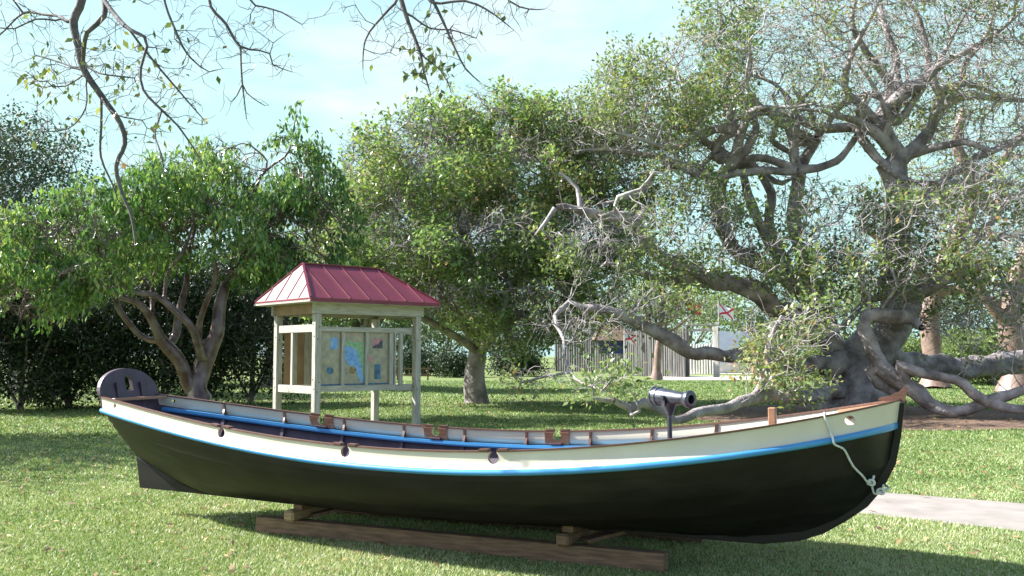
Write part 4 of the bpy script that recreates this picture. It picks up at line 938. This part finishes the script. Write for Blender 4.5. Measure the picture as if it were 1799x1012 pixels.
# ---- simple trees further off; each is its own growth
def simple(name, label, cat, px, d, h, w, bark, lm, seed, group, leaf=.2, n=350, r=.25, base_h=.3, np_=10, shape='dome', spread=.28, dens=-.6, vm=.5, tw=None, step=None, maxn=1500, depth=None, keep=1, droop=0, wr=.6, lean=0):
    x = P3(px, 600, d)[0]; g = random.Random(seed)
    k = F/d; py0 = 625+EYE*k
    top = py0-h*k
    gd = [[(px, py0, d, r*k*1.25), (px+g.uniform(-.15, .15)*k, py0-h*base_h*.5*k, d, r*k), (px+(g.uniform(-.3, .3)+lean*.3)*k, py0-h*base_h*k, d, r*k*.9), (px+(g.uniform(-.4, .4)+lean)*k, py0-h*.62*k, d+g.uniform(-.4, .4), r*k*.45)]]
    for i in range(5):
        a = 6.283*(i+g.random())/5; e = w*.28
        gd.append([(px, py0-h*base_h*k, d, r*k*.55), (px+math.cos(a)*e*.5*k, py0-h*(base_h+.14)*k, d+math.sin(a)*e*.5, r*k*.42), (px+math.cos(a)*e*k, py0-h*(base_h+.3)*k, d+math.sin(a)*e, r*k*.22)])
    sp = []; q = 7
    for i in range(q):
        a = 6.283*(i+g.random())/q; rr = w*.30*g.uniform(.5, 1.15)
        hh = h*g.uniform(base_h+.12, .84)
        sp.append((px+math.cos(a)*rr*k+lean*k*.5, py0-hh*k, d+math.sin(a)*rr*(depth or 1), w*.24*k*g.uniform(.8, 1.2), h*.17*k*g.uniform(.8, 1.2), w*.22*(depth or 1), n//q))
    sp.append((px+lean*k, py0-h*.80*k, d, w*.25*k, h*.18*k, w*.25, n//4))
    return tree(name, label, cat, gd, sp, step or max(.4, h/22), max(.012, d*.0004), bark, lm, seed,
                [dict(n_per=np_, spread=spread, L=leaf, wr=wr, upb=.7, clump=(1.1, dens), vm=vm, cscale=.6, keep=keep, droop=droop)],
                group=group, tw=tw or dict(n=3, len=.6, r=max(.008, d*.0003)), thick=.09, maxn=maxn*2, gnarl=.6, mul=2.2)
# oak at far left
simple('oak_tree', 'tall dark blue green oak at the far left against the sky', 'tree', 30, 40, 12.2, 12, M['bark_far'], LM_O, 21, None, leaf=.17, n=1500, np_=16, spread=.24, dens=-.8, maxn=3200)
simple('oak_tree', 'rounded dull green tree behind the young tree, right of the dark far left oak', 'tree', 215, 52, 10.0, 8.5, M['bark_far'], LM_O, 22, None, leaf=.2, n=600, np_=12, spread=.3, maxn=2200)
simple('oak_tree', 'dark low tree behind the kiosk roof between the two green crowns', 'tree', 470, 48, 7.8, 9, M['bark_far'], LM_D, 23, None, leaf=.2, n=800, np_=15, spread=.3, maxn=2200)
simple('oak_tree', 'pale green tree behind the kiosk and the broad crowned tree', 'tree', 640, 44, 8.2, 8, M['bark_far'], LM_M, 24, None, leaf=.2, n=800, np_=15, spread=.28, maxn=2200)
clock('oaks')
# shrubs of the shaded left screen, their shade put into the dark leaf colour
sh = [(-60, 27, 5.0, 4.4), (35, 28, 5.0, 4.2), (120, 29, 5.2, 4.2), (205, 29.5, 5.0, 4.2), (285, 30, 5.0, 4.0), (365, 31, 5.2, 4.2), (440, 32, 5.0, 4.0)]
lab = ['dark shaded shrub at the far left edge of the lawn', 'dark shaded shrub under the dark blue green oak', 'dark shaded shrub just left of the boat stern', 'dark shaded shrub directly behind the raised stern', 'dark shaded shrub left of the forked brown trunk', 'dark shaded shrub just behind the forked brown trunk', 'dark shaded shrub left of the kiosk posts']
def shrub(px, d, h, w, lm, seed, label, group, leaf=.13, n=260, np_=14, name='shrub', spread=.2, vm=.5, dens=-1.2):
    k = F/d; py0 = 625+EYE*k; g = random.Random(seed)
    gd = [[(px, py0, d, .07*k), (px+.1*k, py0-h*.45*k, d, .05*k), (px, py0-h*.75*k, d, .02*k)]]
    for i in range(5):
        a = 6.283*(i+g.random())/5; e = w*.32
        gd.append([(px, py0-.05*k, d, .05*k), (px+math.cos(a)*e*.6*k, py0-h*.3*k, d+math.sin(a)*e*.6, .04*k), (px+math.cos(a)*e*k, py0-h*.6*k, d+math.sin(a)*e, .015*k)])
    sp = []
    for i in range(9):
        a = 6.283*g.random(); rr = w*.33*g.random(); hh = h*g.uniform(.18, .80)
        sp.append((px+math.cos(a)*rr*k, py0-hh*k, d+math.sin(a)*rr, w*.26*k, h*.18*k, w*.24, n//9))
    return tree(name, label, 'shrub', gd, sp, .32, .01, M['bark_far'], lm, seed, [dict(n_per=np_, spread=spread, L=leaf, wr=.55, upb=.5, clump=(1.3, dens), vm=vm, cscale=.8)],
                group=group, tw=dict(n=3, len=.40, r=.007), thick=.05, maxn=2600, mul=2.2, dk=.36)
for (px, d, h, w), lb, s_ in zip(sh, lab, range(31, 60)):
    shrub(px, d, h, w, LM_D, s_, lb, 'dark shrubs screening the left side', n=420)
clock('shrubs')
# sunny shrubs right background
for i, (px, d, h, w, lb) in enumerate(((1745, 52, 3.0, 6, 'sunlit green shrub behind the massive low limb at the right edge'), (1690, 56, 2.8, 5, 'sunlit green shrub between the two reddish trunks'), (1590, 58, 2.6, 5, 'sunlit green shrub seen behind the dark leaning trunk'), (1450, 60, 2.4, 5, 'low green shrub behind the leaf litter bed'), (1345, 84, 3.2, 7, 'green shrub right of the white tent'))):
    shrub(px, d, h, w, LM_F, 61+i, lb, 'green shrubs behind the gnarled tree', leaf=.2, n=300, spread=.28)
for i, (px, d, h, w, lb) in enumerate(((800, 70, 1.8, 4, 'low dark shrub on the far lawn right of the kiosk'), (745, 76, 2.2, 5, 'dark far shrub seen between the kiosk posts'), (905, 74, 2.2, 5, 'low dark shrub behind the short grey trunk'))):
    shrub(px, d, h, w, LM_D, 71+i, lb, 'low dark shrubs on the far lawn', leaf=.2, n=260, spread=.28)
# reddish trunked trees on the right
dC = 46
gC = [[(1643, 682, dC, 19), (1641, 640, dC, 14), (1640, 580, dC, 13.5), (1648, 520, dC, 14), (1668, 450, dC, 14), (1700, 380, dC, 13), (1706, 320, dC, 12), (1680, 250, dC, 9), (1690, 190, dC, 6)],
      [(1650, 515, dC, 10), (1690, 505, dC-.5, 8), (1730, 520, dC-1, 7), (1790, 545, dC-1, 5)], [(1648, 520, dC, 9), (1610, 470, dC, 8), (1560, 430, dC, 6), (1520, 400, dC, 4)], [(1706, 330, dC, 8), (1760, 280, dC, 6), (1799, 230, dC, 4)]]
sC = [(1560, 420, dC, 90, 60, 4, 200), (1650, 330, dC, 100, 80, 4, 260), (1740, 300, dC, 100, 80, 4, 260), (1700, 430, dC, 100, 60, 4, 200), (1780, 420, dC, 80, 70, 4, 160), (1620, 240, dC, 90, 50, 3, 120), (1740, 200, dC, 90, 50, 3, 120)]
tree('red_trunk_tree', 'large tree with peeling reddish trunk behind the twisted pale limb', 'tree', gC, sC, .5, .015, M['bark_red'], LM_B, 81, [dict(n_per=5, spread=.2, L=.17, wr=.6, upb=.8, clump=(1.1, -.3), vm=.5)], tw=dict(n=2, len=.6, r=.012), thick=.09, maxn=4000, gnarl=.6, group='reddish trunked trees at the right')
gD = [[(1786, 688, 42, 24), (1784, 660, 42, 19), (1780, 620, 42, 17), (1776, 570, 42, 18), (1790, 500, 42, 16), (1820, 420, 42, 12)], [(1778, 575, 42, 12), (1740, 540, 42, 9), (1720, 500, 42, 6)], [(1776, 570, 42, 12), (1830, 530, 42, 9)]]
sD = [(1760, 480, 42, 70, 50, 3, 120), (1830, 420, 42, 90, 80, 3, 160)]
tree('red_trunk_tree', 'reddish trunk with flared foot at the right edge of the lawn', 'tree', gD, sD, .5, .015, M['bark_red'], LM_B, 83, [dict(n_per=5, spread=.2, L=.16, wr=.6, upb=.8, clump=(1.1, -.2), vm=.5)], tw=dict(n=2, len=.6, r=.012), thick=.09, maxn=1500, gnarl=.6, mul=2, group='reddish trunked trees at the right')
# small red-limbed tree before the fort
dR = 62
gR = [[(1155, 667, dR, 7.5), (1154, 640, dR, 6.5), (1157, 605, dR, 6), (1160, 590, dR, 5.5)], [(1160, 590, dR, 4), (1161, 560, dR, 4), (1163, 530, dR, 3.2), (1168, 500, dR, 2)], [(1160, 592, dR, 3.5), (1148, 575, dR, 3.5), (1134, 550, dR, 3), (1128, 530, dR, 2)],
      [(1161, 590, dR, 3), (1172, 570, dR, 2.2), (1180, 545, dR, 2), (1195, 508, dR, 1.3)], [(1162, 590, dR, 2.5), (1190, 575, dR, 2), (1220, 550, dR, 1.5), (1240, 530, dR, 1)], [(1160, 590, dR, 2.5), (1150, 560, dR, 2), (1140, 530, dR, 1.5)]]
sR = [(1165, 500, dR, 50, 28, 2.4, 150), (1210, 530, dR, 45, 22, 2, 100), (1120, 530, dR, 35, 25, 2, 80), (1190, 560, dR, 40, 14, 1.6, 50), (1230, 560, dR, 22, 14, 1.4, 30)]
tree('red_limbed_tree', 'small tree with deep red upright limbs in front of the palisade', 'tree', gR, sR, .35, .014, M['bark_red'], LM_L, 85, [dict(n_per=6, spread=.18, L=.2, wr=.5, upb=.5, clump=(1.1, -.4), vm=.45)], tw=dict(n=2, len=.5, r=.012), thick=.05, maxn=1500, gnarl=.3)
clock('C')
# far tree line
far = [(-130, 90, 9, 13, 'far left edge'), (900, 118, 11, 16, 'left of the palisade'), (1010, 125, 12, 15, 'above the thatched hut'), (1110, 128, 13, 15, 'above the palisade corner'), (1215, 118, 14.5, 13, 'behind the palisade gate'), (1300, 112, 11, 12, 'behind the white tent'), (1380, 118, 12, 14, 'right of the white tent'),
       (1480, 120, 12, 15, 'behind the leaning trunk'), (1590, 118, 12, 15, 'behind the first reddish trunk'), (1700, 122, 11, 15, 'between the reddish trunks'), (1810, 118, 11, 15, 'beyond the right reddish trunk'), (560, 110, 9, 15, 'seen through the kiosk frame'), (680, 116, 10, 15, 'seen right of the kiosk roof'), (790, 118, 11, 15, 'behind the short grey trunk'), (430, 100, 8, 14, 'left of the kiosk'), (1900, 118, 11, 15, 'past the right edge of the lawn')]
for i, (px, d, h, w, lb) in enumerate(far):
    simple('distant_tree', 'low green tree in the far line, '+lb, 'tree', px, d, h, w, M['bark_far'], LM_F if i % 3 else LM_O, 101+i, 'trees in the far line', leaf=.42, n=520, np_=12, spread=.55, base_h=.16, dens=-1, maxn=900, step=.8, tw=dict(n=1, len=.9, r=.03))
clock('far')
# ---- near tree whose bare branches hang into the top of the view
dN = 7.2
gN = [[(-887, 1175, 4.8, 95), (-880, 600, 4.8, 80), (-800, 0, 5, 60), (-560, -350, 5.6, 36), (-200, -260, 6.4, 22), (40, -140, 7, 13), (125, -70, dN, 9), (138, -5, dN, 7.5), (125, 34, dN, 7), (136, 79, dN, 6.5), (147, 119, dN, 6), (178, 166, dN, 5), (213, 217, dN, 4.5), (221, 253, dN, 4), (206, 292, dN, 3.8), (217, 340, dN, 3.3), (233, 380, dN, 2.6), (240, 430, dN, 1.6)],
      [(125, -70, dN, 7), (170, -30, dN-.2, 5), (184, 30, dN-.3, 4.8), (156, 59, dN-.3, 4.2), (149, 108, dN-.1, 3.4)],
      [(170, -30, dN-.2, 5), (180, 0, dN-.3, 4), (221, 43, dN-.5, 3.6), (257, 63, dN-.6, 3), (261, 80, dN-.6, 2.8), (249, 119, dN-.6, 2.6), (253, 158, dN-.6, 2.3), (285, 194, dN-.6, 2), (312, 221, dN-.6, 1.8), (336, 257, dN-.6, 1.6), (352, 285, dN-.6, 1)],
      [(285, 194, dN-.6, 1.6), (273, 233, dN-.65, 1.5), (285, 269, dN-.7, 1.4), (290, 306, dN-.7, .8)],
      [(221, 43, dN-.5, 2.2), (262, 95, dN-.3, 1.8), (292, 134, dN-.3, 1.7), (332, 182, dN-.3, 1.4), (364, 217, dN-.3, .8)],
      [(124, 42, dN, 3), (100, 30, dN+.1, 2.8), (75, 27, dN+.2, 2.4), (40, 24, dN+.3, 2), (0, 62, dN+.4, 1.6), (-40, 80, dN+.4, 1)],
      [(40, 24, dN+.3, 1.8), (20, -5, dN+.3, 1.8), (-10, -40, dN+.2, 1.5)],
      [(110, 38, dN+.1, 1.8), (60, 32, dN, 1.6), (25, 48, dN, 1.4), (-15, 45, dN, 1)],
      [(148, 112, dN-.1, 2), (175, 128, dN-.2, 1.7), (237, 138, dN-.3, 1.2)],
      [(147, 125, dN, 1.8), (110, 110, dN+.2, 1.5), (60, 95, dN+.3, 1.1)], [(150, 130, dN, 1.8), (115, 150, dN+.2, 1.4), (90, 150, dN+.2, 1)],
      [(178, 166, dN, 2.6), (178, 221, dN+.1, 2.4), (176, 277, dN+.1, 2.1), (196, 325, dN+.1, 1.8), (206, 352, dN+.1, 1)],
      [(178, 170, dN, 1.8), (205, 200, dN-.2, 1.5), (250, 210, dN-.2, .9)], [(150, 140, dN, 1.6), (150, 190, dN-.1, 1.4), (120, 225, dN-.1, 1.1), (70, 230, dN-.1, .8)],
      # long limb above the frame feeding the middle and right sprays
      [(-200, -260, 6.4, 14), (120, -190, 6.7, 11), (300, -130, 6.8, 9), (500, -110, 6.7, 9), (690, -60, 6.7, 7), (704, -5, 6.7, 4.5), (717, 40, 6.7, 3.6), (737, 91, 6.7, 2.8), (745, 130, 6.7, 2.1), (757, 168, 6.7, 1)],
      [(300, -120, 6.8, 5), (285, -10, 6.8, 2.4), (312, 67, 6.8, 2), (336, 103, 6.8, 1.6), (368, 126, 6.8, 1), (392, 120, 6.8, .8)],
      [(400, -115, 6.75, 4), (368, -5, 6.75, 3), (399, 43, 6.75, 2.6), (423, 83, 6.75, 2.2), (455, 90, 6.75, 1.7), (473, 96, 6.75, 1.5), (478, 115, 6.75, 1.2), (512, 128, 6.75, .8)],
      [(423, 83, 6.75, 1.8), (425, 150, 6.75, 1.5), (431, 210, 6.75, .8)], [(425, 155, 6.75, 1.2), (445, 172, 6.75, 1), (468, 186, 6.75, .7)], [(425, 155, 6.75, 1.1), (405, 180, 6.75, .9), (392, 165, 6.75, .6)],
      [(473, 96, 6.75, 1), (480, 75, 6.75, .9), (500, 60, 6.75, .6)],
      [(430, -112, 6.7, 3.4), (435, -5, 6.8, 1.9), (465, 12, 6.8, 1.6), (494, 20, 6.8, 1.4), (530, 42, 6.8, .7)],
      [(650, -75, 6.7, 6), (740, -40, 6.6, 4), (758, -2, 6.6, 3.2), (777, 40, 6.6, 2.6), (792, 75, 6.6, 2.2), (816, 119, 6.6, 1.6), (842, 142, 6.6, .9)],
      [(740, -40, 6.6, 3.5), (756, 6, 6.5, 2.6), (816, 4, 6.5, 2.3), (856, 20, 6.5, 1.8), (893, 46, 6.5, 1)],
      [(690, -60, 6.7, 4), (700, -8, 6.8, 3.4), (684, 14, 6.8, 2.6), (650, 55, 6.8, 2), (640, 85, 6.8, 1.5), (638, 122, 6.8, .8)],
      [(713, 20, 6.7, 2), (757, 51, 6.8, 1.7), (792, 53, 6.8, 1.4), (838, 68, 6.8, .9)], [(733, 91, 6.7, 1.8), (773, 123, 6.7, 1.3), (789, 154, 6.7, .8)],
      [(740, -50, 6.6, 4), (860, -50, 6.5, 3), (895, 0, 6.5, 1.8), (930, 14, 6.5, 1.4), (957, 14, 6.5, .8)]]
sN = [(60, 40, dN+.2, 70, 35, .35, 60), (80, 130, dN+.1, 70, 50, .35, 55), (190, 100, dN-.2, 80, 70, .4, 65), (300, 110, dN-.4, 70, 70, .35, 55), (100, 215, dN, 60, 40, .3, 22), (230, 230, dN-.1, 70, 60, .3, 22), (350, 60, 6.8, 60, 50, .3, 50), (430, 60, 6.75, 60, 50, .3, 60), (470, 110, 6.75, 50, 30, .2, 28),
      (720, 60, 6.7, 70, 60, .3, 75), (800, 50, 6.6, 60, 45, .3, 60), (760, 120, 6.65, 60, 45, .25, 50), (880, 25, 6.5, 60, 25, .25, 34), (620, 20, 6.8, 50, 25, .2, 20), (300, 190, dN-.5, 60, 50, .2, 26), (250, -10, 7, 120, 20, .3, 24)]
inN = lambda x0, x1, y0, y1: (lambda p: (pxy(p)[0] > x0) & (pxy(p)[0] < x1) & (pxy(p)[1] > y0) & (pxy(p)[1] < y1))
LK = dict(L=.068, wr=.5, droop=1.0, upb=.1, vs=.25)
tree('overhanging_tree', 'near tree at the left with almost leafless branches hanging across the sky', 'tree', gN, sN, .07, .0023, M['bark_near'], LM_N, 91,
     [dict(n_per=1, spread=.025, keep=.30, reg=inN(40, 300, 60, 260), **LK), dict(n_per=3, spread=.035, keep=.30, reg=inN(700, 800, 70, 200), **LK), dict(n_per=1, spread=.02, keep=.10, reg=inN(-100, 1000, -60, 420), **LK), dict(n_per=2, spread=.03, keep=.25, reg=inN(40, 130, 90, 180), **LK)],
     tw=dict(n=1, len=.10, r=.0016, segs=2, droop=.15), thick=.014, gnarl=.6, maxn=8000, wig=.38, di=.5, dk=.095, rmax=.006, mul=2.6)
clock('N')
# ---- trees just outside the left of the view whose shade falls on the lawn
simple('shade_tree', 'leafy tree standing just past the left edge, shading the lawn', 'tree', -420, 18, 8.5, 7, M['bark_far'], LM_A, 141, 'leafy trees past the left edge', leaf=.2, n=700, np_=7, maxn=1600, dens=-.35)
simple('shade_tree', 'smaller leafy tree past the left edge, nearer the boat', 'tree', -640, 14.5, 7.0, 4, M['bark_far'], LM_A, 143, 'leafy trees past the left edge', leaf=.2, n=400, np_=4, maxn=1600, dens=0)
# ================================================================== FORT AND WHAT STANDS ROUND IT
def palisade(label, a, b, h, m, seed, w=.26, jit=.25, group='palisade walls of the fort'):
    g = random.Random(seed); a = Vector((a[0], a[1], 0)); b = Vector((b[0], b[1], 0)); L = (b-a).length; n = int(L/w)
    t = thing('palisade_wall', label, 'palisade', tuple(a), math.atan2((b-a).y, (b-a).x), group)
    mb = MB()
    for i in range(n):
        hh = h+g.uniform(-jit, jit)*.5; r = w*.5*g.uniform(.85, 1.02); x = (i+.5)*w; y = g.uniform(-.03, .03)
        mb.lathe([(0, r), (hh-.18, r*.97), (hh-.04, r*.6), (hh, r*.15)], (x, y, 0), (g.uniform(-.01, .01), 0, 1), 7)
    mb.build('logs', m, t)
    r2 = MB().box((L/2, .19, h*.72), (L, .08, .14)).build('rail', m, t)
    return t
fx = lambda px, d: P3(px, 600, d)[0]
palisade('dark weathered palisade wall behind the small red limbed tree', (fx(1096, 76), 76), (fx(1207, 70), 70), 3.7, M['palis'], 1)
palisade('pale palisade wall left of the thatched hut', (fx(975, 96), 96), (fx(1108, 92), 92), 3.3, M['palis'], 2)
palisade('short pale inner palisade seen below the gate lintel', (fx(1198, 84), 84), (fx(1262, 82), 82), 2.6, M['palis_pale'], 3)
gt = thing('fort_gate', 'grey timber gateway with two posts and a plain lintel', 'gate', (fx(1207, 72), 72, 0), math.atan2(-1, fx(1258, 71)-fx(1207, 72)))
gw = ((fx(1258, 71)-fx(1207, 72))**2+1)**.5
MB().cyl((0, 0, 0), (0, 0, 3.9), .16, .14, 10).build('gate_post', M['palis'], gt)
MB().box((gw, 0, 1.9), (.42, .3, 3.8), bev=.03).build('gate_post', M['palis_pale'], gt)
MB().box((gw/2, 0, 3.55), (gw+.6, .24, .2), bev=.02).build('lintel', M['palis'], gt)
MB().box((gw/2, 0, 3.92), (gw+.6, .24, .12), bev=.02).build('lintel', M['palis'], gt)
# tent
tn = thing('tent', 'white canvas ridge tent right of the fort gate', 'tent', (fx(1285, 88), 88, 0), .2)
MB().prism([(-2.2, -1.5, 0.9), (2.2, -1.5, .9), (1.6, 0, 3.9), (-1.6, 0, 3.9)], (0, .01, 0)).grid([[(-2.2, 1.5, .9), (-1.6, 0, 3.9)], [(2.2, 1.5, .9), (1.6, 0, 3.9)]]).build('canvas', M['white'], tn)
w_ = MB(); w_.grid([[(-2.2, -1.5, 0), (-2.2, -1.5, .9)], [(2.2, -1.5, 0), (2.2, -1.5, .9)], [(2.2, 1.5, 0), (2.2, 1.5, .9)], [(-2.2, 1.5, 0), (-2.2, 1.5, .9)]]); w_.build('side_wall', M['white'], tn)
# thatched hut with dark blue hanging
hx = fx(1072, 88); ht = thing('thatched_hut', 'open thatched hut with dark blue cloth hanging inside the fort', 'hut', (hx, 88, 0))
for x in (-1.2, 1.2):
    for y in (-1, 1): MB().cyl((x, y, 0), (x, y, 3.2), .09, seg=8).build('pole', M['palis'], ht)
bm = MB(); bm.prism([(-1.7, -1.5, 3.0), (1.7, -1.5, 3.0), (.9, 0, 4.7), (-.9, 0, 4.7)], (0, .15, .12)); bm.prism([(-1.7, 1.5, 3.0), (1.7, 1.5, 3.0), (.9, 0, 4.7), (-.9, 0, 4.7)], (0, -.15, .12))
bm.prism([(-1.7, -1.5, 3.0), (-1.7, 1.5, 3.0), (-.9, 0, 4.7)], (.1, 0, .1)); bm.prism([(1.7, -1.5, 3.0), (1.7, 1.5, 3.0), (.9, 0, 4.7)], (-.1, 0, .1)); bm.build('thatch_roof', M['thatch'], ht)
MB().box((0, -.9, 2.45), (2.3, .03, 1.3)).build('hanging', M['tarp'], ht)
# flags
def flag(label, px, d, zb, zt_, fz, fw, fh, kind, name='flag', dirx=1):
    x = fx(px, d); t = thing(name, label, 'flag', (x, d, 0))
    MB().cyl((0, 0, 0), (0, 0, zt_), .05, .035, 8).build('flagpole', M['pole'], t)
    def cloth(u, v): return Vector((dirx*(.05+u*fw*.8), .18*math.sin(u*6+v*2)*u-.0, fz-v*fh-u*fh*.55+.05*math.sin(u*9)))
    cl = MB().grid([[cloth(i/14, j/8) for j in range(9)] for i in range(15)]).build('cloth', M['white'] if kind == 'w' else M['yellow'] if kind == 'y' else M['red'], t, smooth=True)
    if kind == 'w':
        for s in (0, 1):
            rows = []
            for i in range(15):
                u = i/14; v = u if s == 0 else 1-u
                a_ = cloth(u, max(0, v-.09)); b_ = cloth(u, min(1, v+.09)); rows.append([a_+Vector((0, -.02-.004*s, 0)), b_+Vector((0, -.02-.004*s, 0))])
            MB().grid(rows).build('red_cross', M['red'], cl)
    if kind == 'y':
        for v0, v1 in ((0, .3), (.7, 1)):
            MB().grid([[cloth(i/14, v0)+Vector((0, -.02, 0)), cloth(i/14, v1)+Vector((0, -.02, 0))] for i in range(15)]).build('red_band', M['red'], cl)
flag('white flag with red cross on the tall pole beside the gate', 1263, 76, 0, 6.1, 5.8, 1.5, .9, 'w')
flag('white flag with red cross at the dark palisade corner', 1097, 74, 0, 3.9, 3.6, 1.1, .8, 'w')
flag('red and yellow flag above the gate', 1207, 78, 0, 6.3, 6.1, 1.5, .8, 'y')
# bits of rope-and-post fence on the far lawn seen through the kiosk
for px, lb in ((712, 'right of the kiosk board'), (428, 'left of the kiosk posts')):
    f0 = thing('rail_fence', 'low brown rail fence on the far lawn '+lb, 'fence', (fx(px, 62), 62, 0), .05)
    for k in range(4): MB().box((-1.5+k, 0, .45), (.1, .1, .9)).build('fence_post', M['timber'], f0)
    for z in (.35, .75): MB().box((0, -.07, z), (3.4, .035, .1)).build('fence_rail', M['timber'], f0)
clock('end')
